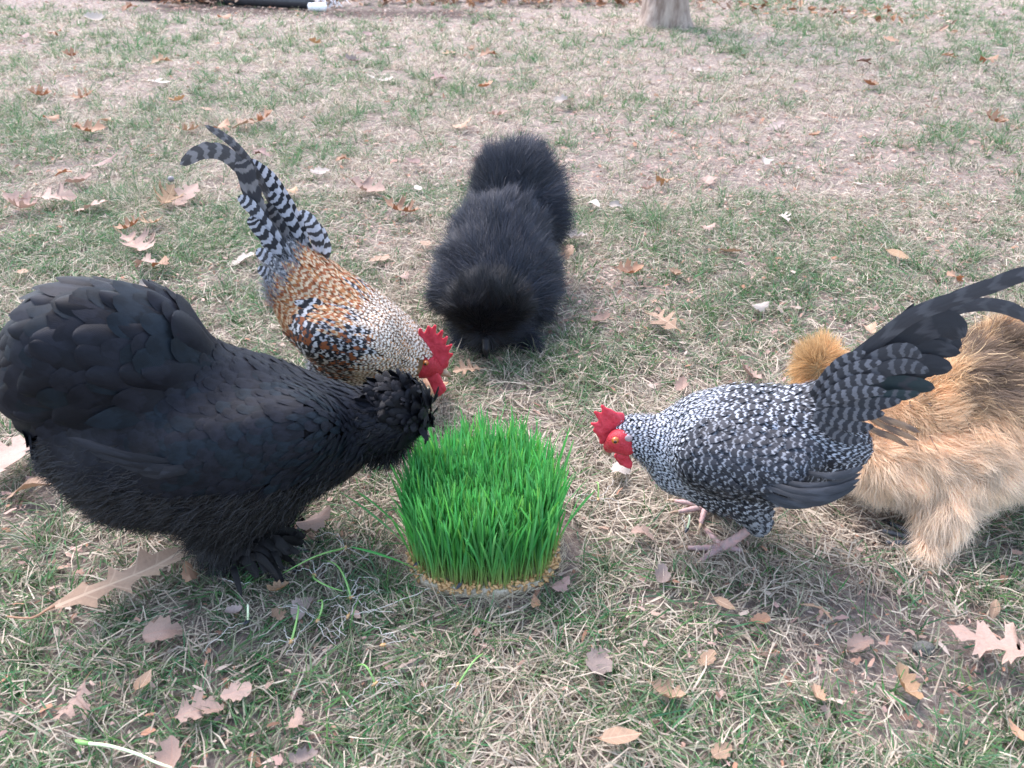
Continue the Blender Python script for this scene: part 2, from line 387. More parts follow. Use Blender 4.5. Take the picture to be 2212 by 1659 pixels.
def green(x, y):         # share of living blades
    g = .54+(fbm(x, y, 4.5, 41)-.5)*1.9+(fbm(x, y, 1.1, 47)-.5)*.7
    for u, v, rx, ry, a in ((80, 1340, .2, .13, .35), (250, 540, .3, .2, .15), (1760, 480, .5, .3, .15), (1500, 560, .2, .25, .15), (1650, 1600, .2, .08, .2), (1300, 900, .1, .12, .25), (2130, 60, 1.2, 1.2, .35),
                            (1750, 1180, .16, .1, -.4), (1180, 1420, .12, .1, -.2), (1900, 250, 1.2, 1., -.2), (1100, 250, 1.6, 1.0, -.2), (1000, 760, .2, .1, .15)):
        g = g+a*blob(x, y, u, v, rx, ry)
    return np.clip(g-.10*np.clip((y-2)/3, 0, 1)*.6, .08, .92)
# soil sheet: fine near the camera, coarse out to the horizon
ax = np.concatenate([-np.geomspace(150, 3.2, 26), np.linspace(-3, 3, 110), np.geomspace(3.2, 150, 26)])
ay = np.concatenate([-np.geomspace(60, .6, 14), np.linspace(-.4, 7, 130), np.geomspace(7.3, 240, 30)])
GX, GY = np.meshgrid(ax, ay, indexing='ij'); nx, ny = GX.shape
GV = np.stack([GX.ravel(), GY.ravel(), gz(GX.ravel(), GY.ravel())], 1)
I = np.arange(nx*ny).reshape(nx, ny)
GF = np.stack([I[:-1, :-1], I[1:, :-1], I[1:, 1:], I[:-1, 1:]], -1).reshape(-1, 4)
m, nt, out = new_mat('thatch_and_soil')
tc = nd(nt, 'ShaderNodeTexCoord')
n1 = nd(nt, 'ShaderNodeTexNoise', Scale=9.0, Detail=8.0, Roughness=.7); n2 = nd(nt, 'ShaderNodeTexNoise', Scale=140.0, Detail=6.0, Roughness=.75); n3 = nd(nt, 'ShaderNodeTexNoise', Scale=1.3, Detail=4.0)
vo = nd(nt, 'ShaderNodeTexVoronoi', Scale=160.0); vo.distance = 'CHEBYCHEV'
for n in (n1, n2, n3, vo): nt.links.new(tc.outputs['Object'], n.inputs['Vector'])
c = mixc(nt, math_(nt, 'MULTIPLY_ADD', n1.outputs['Fac'], 3, -1, True), (.14, .100, .088), (.24, .180, .155))
c = mixc(nt, math_(nt, 'MULTIPLY_ADD', n2.outputs['Fac'], 4, -1.6, True), c, (.38, .32, .27))
sepx = nd(nt, 'ShaderNodeSeparateXYZ'); nt.links.new(tc.outputs['Object'], sepx.inputs[0])
fr = nd(nt, 'ShaderNodeMapRange'); fr.inputs['From Min'].default_value = 8; fr.inputs['From Max'].default_value = 11; nt.links.new(sepx.outputs[1], fr.inputs['Value'])
cg = mixc(nt, math_(nt, 'MULTIPLY_ADD', n3.outputs['Fac'], 4, -1.5, True), (.30, .26, .17), (.15, .17, .09))
cg = mixc(nt, math_(nt, 'MULTIPLY_ADD', n2.outputs['Fac'], 3, -1.0, True), cg, (.34, .30, .22))
mu = attr(nt, 'mulch'); c = mixc(nt, fr.outputs[0], c, cg); c = mixc(nt, mu.outputs['Fac'], c, mixc(nt, n2.outputs['Fac'], (.05, .036, .03), (.13, .095, .08)))
p = nd(nt, 'ShaderNodeBsdfPrincipled', Roughness=.95); p.inputs['Specular IOR Level'].default_value = .1; nt.links.new(c, p.inputs['Base Color'])
b = nd(nt, 'ShaderNodeBump', Strength=.9, Distance=.01); nt.links.new(n2.outputs['Fac'], b.inputs['Height']); nt.links.new(b.outputs[0], p.inputs['Normal'])
nt.links.new(p.outputs[0], out.inputs[0]); M['soil'] = m
gr = link('ground', mesh_from('ground', GV, GF, dict(mulch=np.repeat(mulch(GV[:, 0], GV[:, 1])[:, None], 3, 1))), m); tag(gr, 'thatchy brown soil of the back yard under the lawn', 'ground', kind='structure')

def in_view_strip(n, y0, y1, power, rng):
    """random ground points in front of the camera, thinning with distance"""
    u = rng.random(n)
    if power == 0: y = y0+(y1-y0)*u
    else: y = y0*(y1/y0)**u
    hw = .70*(y*.85+.40)+.30
    return (rng.random(n)*2-1)*hw, y
rng = np.random.default_rng(11)
def scatter(n, y0, y1, cut):
    """even ground points that thin out beyond the distance cut"""
    yy = y0+(y1-y0)*rng.random(n); hw = .70*(yy*.85+.40)+.30; hmax = .70*(y1*.85+.40)+.30
    k = rng.random(n) < (hw/hmax)*np.minimum(1, (cut/yy)**2); y = yy[k]; x = (rng.random(len(y))*2-1)*hw[k]
    return x, y
def off_mat(x, y): return np.hypot(x-WHEAT_C[0], y-WHEAT_C[1]) > WHEAT_R+.016
ZUP = np.array([0, 0, 1.])
def blade_colours(isg, n, y):
    gcol = np.stack([.056+.052*rng.random(n), .128+.074*rng.random(n), .052+.030*rng.random(n)], 1)
    old = rng.random(n)[:, None]
    scol = np.array([.55, .475, .375])*(1-old)+np.array([.365, .295, .225])*old; scol = scol*(.75+.5*rng.random(n))[:, None]
    dull = (rng.random(n) < .15)[:, None]; scol = np.where(dull, np.array([.19, .145, .115])*(.7+.6*rng.random(n))[:, None], scol)
    mid = (rng.random(n) < .15)[:, None]; C = np.where(isg[:, None], np.where(mid, gcol*.5+scol*.45, gcol), scol)
    C = C*(1+.10*np.clip((y-1.5)/3, 0, 1))[:, None]
    tip = np.where(isg[:, None] & (rng.random(n) < .3)[:, None], scol*.9, C*1.1)
    return C, tip
def thatch(n, y0, y1, cut, seg):
    """dead blades lying nearly flat"""
    x, y = scatter(n, y0, y1, cut); b = bare(x, y); k = (rng.random(len(x)) > b*.70) & off_mat(x, y); x, y, b = x[k], y[k], b[k]; n = len(x)
    isg = rng.random(n) < green(x, y)*.55; far = np.clip(y/2.2, 1, 4.5)
    L = (.026+.046*rng.random(n))*(1-.45*np.clip(b, 0, 1)); W = .0019*(.6+.8*rng.random(n))*far**.9
    az = fbm(x, y, 5, 81, 2)*16+rng.normal(size=n)*.9; el = np.abs(rng.normal(0, .22, n))
    P = np.stack([x, y, gz(x, y)+.002+.014*rng.random(n)], 1)
    D0 = unit(np.stack([np.cos(az), np.sin(az), np.tan(el)], 1)); a2 = az+rng.normal(size=n)*.8; D1 = unit(np.stack([np.cos(a2), np.sin(a2), rng.normal(-.25, .3, n)], 1))
    C, tip = blade_colours(isg, n, y); side = unit(np.cross(D0, ZUP)+rng.normal(size=(n, 3))*.4)
    return strands(P, D0, D1, L, W, C, seg, side, tip, kink=.15)
def tufts(n, y0, y1, cut, nb, seg):
    """plants: blades leaving one root and arching outwards"""
    x, y = scatter(n, y0, y1, cut); b = bare(x, y); k = (rng.random(len(x)) > b*.92) & off_mat(x, y); x, y = x[k], y[k]; m_ = len(x)
    g = np.clip(green(x, y)+rng.normal(0, .22, m_), .04, .96); size = (.55+.75*fbm(x, y, 4, 71, 2))*(.75+.5*rng.random(m_))
    i = np.repeat(np.arange(m_), nb); n = len(i); far = np.clip(y[i]/2.2, 1, 4.5)
    isg = rng.random(n) < g[i]; az = rng.random(n)*6.283; rr = .011*np.sqrt(rng.random(n))*far**.6
    px_ = x[i]+np.cos(az)*rr; py_ = y[i]+np.sin(az)*rr; az = az+rng.normal(size=n)*.7
    el = np.radians(np.where(isg, rng.normal(58, 17, n), rng.normal(44, 20, n))); el = np.clip(el, .15, 1.5)
    L = np.where(isg, .028+.034*rng.random(n), .022+.034*rng.random(n))*size[i]*np.clip(far, 1, 1.35); W = np.where(isg, .0021, .0018)*(.65+.7*rng.random(n))*far**.9
    P = np.stack([px_, py_, gz(px_, py_)+.001], 1); h = np.stack([np.cos(az), np.sin(az), 0*az], 1); D0 = unit(h*np.cos(el)[:, None]+ZUP*np.sin(el)[:, None])
    a2 = az+rng.normal(size=n)*.5; e2 = el-np.abs(rng.normal(.95, .55, n)); D1 = unit(np.stack([np.cos(a2)*np.cos(e2), np.sin(a2)*np.cos(e2), np.sin(e2)], 1))
    C, tip = blade_colours(isg, n, y[i]); side = unit(np.cross(D0, ZUP)+rng.normal(size=(n, 3))*.4)
    k = off_mat(px_, py_); 
    return strands(P[k], D0[k], D1[k], L[k], W[k], C[k], seg, side[k], tip[k], kink=.10)
parts = [thatch(190000, .36, 2.2, 2.2, 2), thatch(1000000, 2.2, 9.5, 2.2, 2), tufts(10500, .36, 2.2, 2.2, 20, 3), tufts(84000, 2.2, 9.5, 2.3, 17, 2)]
V = []; F4 = []; F3 = []; CO = []; o1 = 0
for q in parts: V.append(q[0]); F4.append(q[1][0]+o1); F3.append(q[1][1]+o1); CO.append(q[2]); o1 += len(q[0])
F4 = np.vstack(F4); F3 = np.vstack(F3)
print('lawn triangles', len(F4)*2+len(F3), [len(q[1][1]) for q in parts])
lawn = link('lawn_grass', mesh_from('lawn_grass', np.vstack(V), [F4, F3], dict(col=np.vstack(CO))), M['grass'])
tag(lawn, 'short dormant lawn of mixed straw coloured and green grass blades', 'grass', kind='stuff')
# shredded leaves lying between the blades
def shreds(n, y0, y1, cut, s0):
    yy = y0+(y1-y0)*rng.random(n); hw = .70*(yy*.85+.40)+.30; hmax = .70*(y1*.85+.40)+.30
    k = rng.random(n) < (hw/hmax)*np.minimum(1, (cut/yy)**2); y = yy[k]; x = (rng.random(len(y))*2-1)*hw[k]
    k = (rng.random(len(x)) < .13+.75*bare(x, y)) & (np.hypot(x-WHEAT_C[0], y-WHEAT_C[1]) > WHEAT_R+.004); x, y = x[k], y[k]; n = len(x)
    s = s0*(.35+rng.random(n)**2*1.1)*np.clip(y/2.2, 1, 3)**.35; a = rng.random(n)*6.28; asp = .18+.45*rng.random(n)
    c = np.stack([x, y, gz(x, y)+.004+.015*rng.random(n)], 1)
    U = np.stack([np.cos(a), np.sin(a), rng.normal(size=n)*.2], 1)*s[:, None]; Wv = np.stack([-np.sin(a), np.cos(a), rng.normal(size=n)*.3], 1)*(s*asp)[:, None]
    j = lambda: (rng.random(n)*.7+.55)[:, None]
    bow = np.zeros((n, 3)); bow[:, 2] = s*.25*rng.random(n)
    V = np.stack([c-U*j()-Wv*j()*.6, c-Wv*j()+bow, c+U*j()-Wv*j()*.4, c+U*j()*.7+Wv*j(), c+Wv*j()*.6+bow, c-U*j()*.8+Wv*j()*.5], 1)
    base = (np.arange(n)*6)[:, None, None]
    F = (base+np.array([[0, 1, 4, 5], [1, 2, 3, 4]])[None]).reshape(-1, 4)
    pal = np.array([[.33, .205, .155], [.30, .160, .105], [.37, .255, .205], [.19, .110, .080], [.41, .325, .265], [.33, .215, .185]])
    C = pal[rng.integers(0, 6, n)]*(.75+.5*rng.random(n))[:, None]
    return V.reshape(-1, 3), F, np.repeat(C, 6, 0)
a = shreds(62000, .36, 2.4, 2.4, .0064); b_ = shreds(270000, 2.4, 9.5, 2.6, .010)
lit = link('leaf_litter', mesh_from('leaf_litter', np.vstack([a[0], b_[0]]), np.vstack([a[1], b_[1]+len(a[0])]), dict(col=np.vstack([a[2], b_[2]]))), M['litter'])
tag(lit, 'shredded brown and pinkish bits of dead leaves strewn through the lawn', 'leaf litter', kind='stuff')
# ================================================================ tray of sprouted wheatgrass
wg = empty('wheatgrass_mat', (WHEAT_C[0], WHEAT_C[1], 0)); tag(wg, 'round mat of bright green sprouted wheatgrass standing on the lawn between the chickens', 'wheatgrass')
wr = np.random.default_rng(5)
def rim(a): return WHEAT_R*(1-.055*np.cos(4*a)+.015*np.sin(7*a)+.012*np.sin(13*a))   # a little squarish, ragged
# pressed mat of roots
na = 72; a = np.linspace(0, 2*math.pi, na, endpoint=False); rows = [(.0, .019), (.5, .0195), (.85, .019), (.95, .0175), (.965, .011), (.955, .004), (.92, .001)]
V = [[0, 0, .019]]
for k, (r, z) in enumerate(rows[1:]):
    rr = rim(a)*r; V += [[rr[i]*math.cos(a[i]), rr[i]*math.sin(a[i]), z+wr.normal()*.0012] for i in range(na)]
F4 = [[1+k*na+i, 1+k*na+(i+1) % na, 1+(k+1)*na+(i+1) % na, 1+(k+1)*na+i] for k in range(len(rows)-2) for i in range(na)]; F3 = [[0, 1+(i+1) % na, 1+i] for i in range(na)]
M['rootmat'] = plain_mat('pressed_white_roots', (.70, .62, .48), .7, .3, 240, .3, .8, c2=(.52, .42, .28))
link('root_mat', mesh_from('root_mat', V, [np.array(F4)[:, ::-1], F3]), M['rootmat'], wg)
M['root'] = plain_mat('white_rootlets', (.55, .51, .46), .5, .4, 80, .2)
# rootlets straggling round the rim
n = 520; ang = wr.random(n)*6.283; rr = rim(ang)*(.95+.07*wr.random(n))
P = np.stack([rr*np.cos(ang), rr*np.sin(ang), .003+.014*wr.random(n)], 1)
tg = np.stack([-np.sin(ang), np.cos(ang), 0*ang], 1)*np.where(wr.random(n) < .5, -1, 1)[:, None]; rd = np.stack([np.cos(ang), np.sin(ang), 0*ang], 1)
sv = strands(P, unit(tg+rd*.5+wr.normal(size=(n, 3))*.25), unit(tg-rd*.3+wr.normal(size=(n, 3))*.3-np.array([0, 0, .25])), .018+.03*wr.random(n), .0009, np.tile([.70, .60, .43], (n, 1))*(.8+.3*wr.random(n))[:, None], 4)
ro = link('rootlets', mesh_from('rootlets', sv[0], sv[1], dict(col=sv[2])), blade_mat('rootlet_strands', .3, .5, .3), wg); ro['kind'] = 'stuff'
# kernels
def kernel_mesh(seed):
    r = np.random.default_rng(seed); nu, nv = 8, 6; V = []
    for i in range(nv+1):
        t = i/nv; rad = .0019*math.sin(math.pi*min(max(t, .03), .97))**.7; x = (t-.5)*.0068
        for j in range(nu):
            aa = j/nu*6.283; crease = .72 if j == 0 else 1
            V.append([x, rad*math.cos(aa)*crease, rad*.9*math.sin(aa)])
    F = [[i*nu+j, i*nu+(j+1) % nu, (i+1)*nu+(j+1) % nu, (i+1)*nu+j] for i in range(nv) for j in range(nu)]
    return mesh_from('kernel', V, np.array(F))
M['kernel'] = plain_mat('swollen_wheat_kernel', (.56, .35, .16), .42, .4, 320, .3, c2=(.40, .21, .08))
KM = [kernel_mesh(i) for i in range(2)]
for k in KM: k.materials.append(M['kernel'])
spots = []
for i in range(295):
    front = i < 245
    an = wr.uniform(-math.pi, 0) if front else wr.uniform(0, math.pi)
    r = rim(an)*(1.0-abs(wr.normal())*.075) if front else rim(an)*(1-.05*wr.random())
    z = .0205+wr.random()*.005-(.010*wr.random() if r > rim(an)*.965 else 0)
    spots.append((r*math.cos(an), r*math.sin(an), z))
for x, y, z in spots:
    o = bpy.data.objects.new('kernel', KM[wr.integers(2)]); col.objects.link(o); o.parent = wg
    o.location = (x, y, z); o.rotation_euler = (wr.random()*6, wr.normal()*.5, wr.random()*6.3); s = wr.uniform(1.0, 1.45); o.scale = (s, s, s)
# blades: base pale yellow green, then full green
def wheat_arrays(n, r, edge=False):
    an = r.random(n)*6.283; rr = rim(an)*np.sqrt(r.random(n))*.955
    if edge: rr = rim(an)*(.62+.34*r.random(n)); an = np.where(np.sin(an) > 0, -an, an)
    P = np.stack([rr*np.cos(an), rr*np.sin(an), np.full(n, .018)], 1)
    out_ = np.stack([np.cos(an), np.sin(an), 0*an], 1)*(rr/WHEAT_R)[:, None]
    D0 = unit(np.array([0, 0, 1.])+out_*-.04+r.normal(size=(n, 3))*np.array([.10, .10, 0]))
    D1 = unit(np.array([0, 0, 1.])+out_*.05*r.random(n)[:, None]+r.normal(size=(n, 3))*np.array([.20, .20, 0]))
    L = np.clip(r.normal(.114, .014, n), .05, .145)
    return P, D0, D1, L
def wheat_mesh(P, D0, D1, L, r):
    n = len(P); seg = 6; t = np.linspace(0, 1, seg+1)
    # narrow stem, blade widening at two thirds, blunt tip
    wp = np.array([.55, .60, .68, .95, 1.15, 1.0, .28]); W = .0028*(.72+.45*r.random(n))
    S = unit(np.cross(D0, r.normal(size=(n, 3))*np.array([1, 1, .1])+np.array([0, -.5, 0])))
    pts = [P]
    for i in range(seg): pts.append(pts[-1]+unit(D0*(1-t[i+1])+D1*t[i+1])*L[:, None]/seg)
    V = np.zeros((n, 3*(seg+1), 3)); Cc = np.zeros((n, 3*(seg+1), 3))
    g = np.stack([.075+.04*r.random(n), .31+.11*r.random(n), .075+.035*r.random(n)], 1); yl = (r.random(n) < .12)[:, None]; g = np.where(yl, g*[1.7, 1.25, 1.0], g)
    for i in range(seg+1):
        w = (W*wp[i])[:, None]*.5; Nn = unit(np.cross(S, D0))
        V[:, 3*i] = pts[i]-S*w; V[:, 3*i+1] = pts[i]+Nn*w*.45; V[:, 3*i+2] = pts[i]+S*w
        f = np.clip(t[i]/.38, 0, 1)**.8
        Cc[:, 3*i:3*i+3] = (np.array([.42, .42, .14])*(1-f)+g*f)[:, None]
    b = (np.arange(n)*3*(seg+1))[:, None, None]
    q = np.array([[3*i+j, 3*i+j+1, 3*i+j+4, 3*i+j+3] for i in range(seg) for j in range(2)])
    return V.reshape(-1, 3), (b+q[None]).reshape(-1, 4), Cc.reshape(-1, 3)
A = wheat_arrays(2900, wr); w = wheat_mesh(*A, wr)
wb = link('blade_mass', mesh_from('blade_mass', w[0], w[1], dict(col=w[2])), M['wheat'], wg); wb['kind'] = 'stuff'
# the blades that show singly: in front and round the rim
A = wheat_arrays(300, wr, True)
for i in range(300):
    w = wheat_mesh(np.zeros((1, 3)), A[1][i:i+1], A[2][i:i+1], A[3][i:i+1]*.98, wr)
    link('grass_blade', mesh_from('grass_blade', w[0], w[1], dict(col=w[2])), M['wheat'], wg, A[0][i])
# long outliers leaning out of the mat
for (bx, by, dx, dy, L) in ((.085, .05, .10, .05, .135), (-.09, -.02, -.5, .15, .11), (-.085, -.04, -.75, .35, .13), (-.075, -.068, -.9, -.1, .10), (.092, -.02, .28, .05, .10), (-.02, .09, -.05, .1, .118), (.03, .085, .03, .1, .122)):
    d0 = unit(np.array([[dx, dy, .9]])); d1 = unit(np.array([[dx*1.5, dy*1.3, .55]]))
    w = wheat_mesh(np.zeros((1, 3)), d0, d1, np.array([L]), wr); link('grass_blade', mesh_from('grass_blade', w[0], w[1], dict(col=w[2])), M['wheat'], wg, (bx, by, .02))
# sunflower hulls caught in the mat
M['hull'] = plain_mat('black_seed_hull', (.02, .022, .03), .4, .5, 200, .4)
for (x, y, z, rz) in ((-.083, -.06, .028, .5), (-.028, -.096, .028, .9), (-.075, .0, .062, .3), (.012, -.02, .085, 1.2), (-.065, -.055, .05, 2.)):
    h = link('seed_hull', kernel_mesh(9), M['hull'], wg, (x, y, z)); h.data.materials.clear(); h.data.materials.append(M['hull']); h.scale = (1.9, 1.5, 1.0); h.rotation_euler = (.4, -.5, rz)
# ================================================================ the chickens
UPV = np.array([0, 0, 1.])
def part(root, name, V, F, mat, attrs=None, parent=None):
    return link(name, mesh_from(name, rel(root, np.asarray(V)), F, attrs), mat, parent or root)
def lobe(root, name, cones, mat, axis, origin, squash, k=.004, cell=.0016, parent=None):
    """soft fleshy or horny piece: smooth union squeezed along one axis"""
    b = Body(k)
    for a, ra, c, rc in cones: b.cone(a, ra, c, rc)
    V, F = b.mesh(cell); d = (V-origin)@axis; V = V-axis*((1-squash)*d)[:, None]
    return part(root, name, V, F, mat, parent=parent)
def ball(root, name, c, r, mat, axis=None, squash=1, parent=None, cell=None):
    return lobe(root, name, [(c, r, np.asarray(c)+1e-5, r)], mat, axis if axis is not None else UPV, np.asarray(c), squash, cell=cell or r/5, parent=parent)
def cover(root, body, V, F, ncand, fn, name='plumage', mat=None, seed=1):
    """fn(P, N, reg, u, v) -> dict(keep, R, L, W, lift, ca, cb, bar, prof (array of names), cup, jit)"""
    r = np.random.default_rng(seed); P = sample_surface(V, F, ncand, r); N = body.grad(P); fl, reg = body.flow_reg(P); u, v = project(P)
    q = fn(P, N, reg, u, v, r); k = np.where(q['keep'])[0]; k = k[poisson(P[k], q['R'][k])]
    fl = q.get('flow', fl); D = fl+r.normal(size=fl.shape)*q.get('jit', .10); D = unit(D-N*(D*N).sum(1)[:, None])
    VV = []; FF = []; A = dict(fuv=[], ca=[], cb=[], bar=[]); off = 0
    for pf in np.unique(q['prof'][k]):
        i = k[q['prof'][k] == pf]
        a, f, fuv, idx = feathers(body, P[i], D[i], N[i], q['L'][i], q['W'][i], str(pf), q['lift'][i], cup=q.get('cup', .15), nt=6 if pf != 'lance' else 7, ns=5 if pf == 'broad' else 3)
        VV.append(a); FF.append(f+off); off += len(a); A['fuv'].append(fuv)
        for c in ('ca', 'cb', 'bar'): A[c].append(q[c][i][idx])
    o = part(root, name, np.vstack(VV), np.vstack(FF), mat or M['feather'], {c: np.vstack(x) for c, x in A.items()}); o['kind'] = 'stuff'
    return o
def fluff(root, body, V, F, n, fn, name='plumage', mat=None, seed=2, seg=3, kink=.12):
    """fn -> dict(keep, L, W, C, lean (0 flat .. 1 upright), drop)"""
    r = np.random.default_rng(seed); P = sample_surface(V, F, n, r); N = body.grad(P); fl, reg = body.flow_reg(P); u, v = project(P)
    q = fn(P, N, reg, u, v, r); k = q['keep']; n = k.sum()
    fl = q.get('flow', fl); fl = unit(fl-N*(fl*N).sum(1)[:, None]*.7)
    le = np.broadcast_to(q['lean'], len(P))[:, None]; dr = np.broadcast_to(q.get('drop', 0), len(P))[:, None]; jt = q.get('jit', .3)
    D0 = unit(N*le+fl*(1-le)+r.normal(size=P.shape)*jt*.6); D1 = unit(N*le*.45+fl*(1.1-le)-UPV*dr+r.normal(size=P.shape)*jt)
    side = unit(np.cross(N, fl)+r.normal(size=P.shape)*.5)
    if q.get('locks'):                              # strands gather into loose locks
        ci = r.choice(len(P), q['locks'], replace=False); cp = P[ci]; near = np.empty(len(P), int); c2 = (cp*cp).sum(1)
        for b0_ in range(0, len(P), 8000): near[b0_:b0_+8000] = (c2[None]-2*P[b0_:b0_+8000]@cp.T).argmin(1)
        Lm = q['L'].mean(); jit_ = r.normal(size=(len(ci), 3))*.35; tipd = unit(D1[ci]+jit_); aim = cp[near]+N[ci][near]*Lm*.45+tipd[near]*Lm*1.0
        D1 = unit(D1*.55+(aim-P)/Lm*.75); q['C'] = q['C']*(.78+.44*r.random(len(ci)))[near][:, None]
        if 'T' in q: q['T'] = q['C']*1.12
        q['L'] = q['L']*(.8+.4*r.random(len(ci)))[near]
    a, f, c = strands((P-N*.002)[k], D0[k], D1[k], q['L'][k], np.broadcast_to(q['W'], len(P))[k], q['C'][k], seg, side[k], q['T'][k] if 'T' in q else None, kink)
    o = part(root, name, a, f, mat or M['strand'], dict(col=c)); o['kind'] = 'stuff'; return o
def shank(root, knee, ankle, toes, r, mat, claw_mat, name='leg'):
    pts = spline([knee, (np.asarray(knee)*.5+np.asarray(ankle)*.5), ankle], 14); rr = r*(1.15-.3*np.sin(np.linspace(0, math.pi, 14)))*(1+.07*np.cos(np.arange(14)*math.pi))
    V, F = tube(pts, rr, 10); lg = part(root, name, V, F, mat)
    for tp in toes:
        p = spline([ankle]+tp, 10); rt = r*np.linspace(.8, .42, 10)*(1+.09*np.cos(np.arange(10)*math.pi)); V, F = tube(p[:9], rt[:9], 8)
        t = part(root, 'toe', V, F, mat, parent=lg)
        d = unit(p[-1]-p[-2]); cp = spline([p[8], p[8]+d*r*1.2+UPV*r*.3, p[8]+d*r*2.6-UPV*r*.5], 6); V, F = tube(cp, r*np.linspace(.40, .06, 6), 6); part(root, 'claw', V, F, claw_mat, parent=lg)
    return lg
def rep(c, n): return np.tile(np.asarray(c, float), (n, 1))

# ---------------------------------------------------------------- black hen, side on, front left
pA = np.array([-.30, .80, 0]); hA = math.radians(9)
def nA(u, v, r, off=0.0):
    p = onplane(u, v, pA, hA)
    if off: p = at(u, v, p[1]+off)
    return (p, r*mpp(p))
fA = np.array([math.cos(hA), math.sin(hA), 0]); sA = np.array([math.sin(hA), -math.cos(hA), 0])     # sA: her right side, towards the camera
hen = empty('black_hen', (pA[0], pA[1], 0)); tag(hen, 'big glossy black hen with cushion tail and feathered feet, pecking at the wheatgrass', 'chicken', 'chickens round the wheatgrass')
A = Body(.035, .0012, 45.)
A.chain([nA(872, 900, 42), nA(845, 905, 50), nA(788, 916, 50), nA(712, 936, 77)], 1)
A.chain([nA(712, 934, 80), nA(612, 942, 142), nA(470, 940, 180), nA(330, 945, 168)], 2, flow=-fA+UPV*.02)
A.chain([nA(400, 855, 112), nA(300, 762, 120)], 4, flow=-fA*.75+UPV*.75)
A.chain([nA(300, 762, 120), nA(185, 750, 122)], 4, flow=-fA*1+UPV*.12)
A.chain([nA(185, 750, 122), nA(112, 835, 94)], 4, flow=-fA*.75-UPV*.65)
A.chain([nA(330, 945, 145), nA(218, 962, 108)], 5, flow=-fA-UPV*.35)
A.chain([nA(520, 1000, 130, -.03), nA(300, 1020, 105, -.02)], 5, flow=-fA*.9-UPV*.6)
A.cone(*nA(640, 930, 80, -.055), *nA(400, 965, 72, -.075), flow=-fA-UPV*.12, reg=3)
A.cone(*nA(500, 1080, 88, -.02), *nA(500, 1165, 58, -.02), flow=-UPV-fA*.5, reg=6)
A.cone(*nA(505, 1165, 55, -.02), *nA(570, 1215, 32, -.03), flow=fA*1-UPV*.6, reg=6)
A.cone(*nA(580, 1110, 70, .05), *nA(590, 1165, 40, .05), flow=-UPV, reg=6)
AV, AF = A.mesh(.009)
part(hen, 'body', AV+(A.grad(AV)*-.003), AF, M['skin_dark'])
def fnA(P, N, reg, u, v, r):
    n = len(P); tail = reg == 4; neck = (reg == 1) | (u > 720); wing = reg == 3
    low = ((v > 1035+(u-500)*-.05) & (reg != 3)) | ((reg == 5) & (v > 930+(u-140)*.46)) | (reg == 6)
    soft = low
    q_ = np.clip((u-560)/200, 0, 1); nk = q_ > .62+.12*r.normal(size=n); neck = nk & ~tail
    L = np.where(tail, .062, .036*(1-q_)+.022*q_)*(.85+.3*r.random(n)); W = np.where(tail, .0175, .0100*(1-q_)+.0046*q_)*(.85+.3*r.random(n))
    R = np.where(tail, .0175, .0090*(1-q_)+.0052*q_)
    lift = np.where(tail, .008, np.where(neck, .0030, .0024))*(.6+.8*r.random(n))
    base = np.array([.0062, .0068, .0098])*(.88+.24*r.random(n))[:, None]; grn = (r.random(n) < .35)[:, None] & (tail | wing)[:, None]; base = np.where(grn, base*[.8, 1.15, 1.15], base)
    return dict(keep=~soft & (u < 905), R=R, L=L, W=W, lift=lift, prof=np.where(neck & ~tail, 'lance', 'oval').astype('U8'), ca=base, cb=base*1.5, bar=rep([1.2, .3, .4], n), cup=.12, jit=.13)
cover(hen, A, AV, AF, 40000, fnA, 'plumage', M['black_feather'], 3)
def flA(P, N, reg, u, v, r):
    n = len(P); low = ((v > 1005+r.normal(size=n)*26) & (reg != 3)) | ((reg == 5) & (v > 905+(u-140)*.46)) | (reg == 6); head = (u > 780) & (reg == 1)
    C = np.where(head[:, None], [.007, .007, .008], np.array([.0135, .0125, .0140]))*(.6+.8*r.random(n))[:, None]
    return dict(keep=low | head, L=np.where(head, .016, np.where(reg == 6, .034, .023))*(.6+.8*r.random(n)), W=np.where(head, .0012, .0011), C=C, lean=np.where(head, .35, np.where(reg == 6, .26, .17)), drop=.2, jit=.24, locks=1500)
fluff(hen, A, AV, AF, 62000, flA, 'fluff', M['strand'], 4, kink=.25)
# tail cushion: the big rounded feathers that show singly
r = np.random.default_rng(31)
P = sample_surface(AV, AF, 9000, r); N = A.grad(P); fl, reg = A.flow_reg(P); u, v = project(P)
k = np.where((reg == 4) & ((P-pA)@sA > -.10) & (v < 900+(u-0)*.1))[0]; k = k[poisson(P[k], np.full(len(k), .027))]
for i in k:
    D = fl[i]+r.normal(size=3)*.16; D = unit((D-N[i]*(D@N[i]))[None]); L = .078*(.85+.35*r.random()); 
    a, f, fuv, _ = feathers(A, P[i:i+1], D, N[i:i+1], np.array([L]), np.array([.0215*(.85+.3*r.random())]), 'oval', np.array([.007+.005*r.random()]), cup=.30, nt=12, ns=7); m_ = len(a)
    bc = np.array([.0062, .0069, .0100])*(.7+.5*r.random()); part(hen, 'tail_feather', a, f, M['black_feather'], dict(fuv=fuv, ca=rep(bc, m_), cb=rep(bc*1.35, m_), bar=rep([1.1, r.random(), .5], m_)))
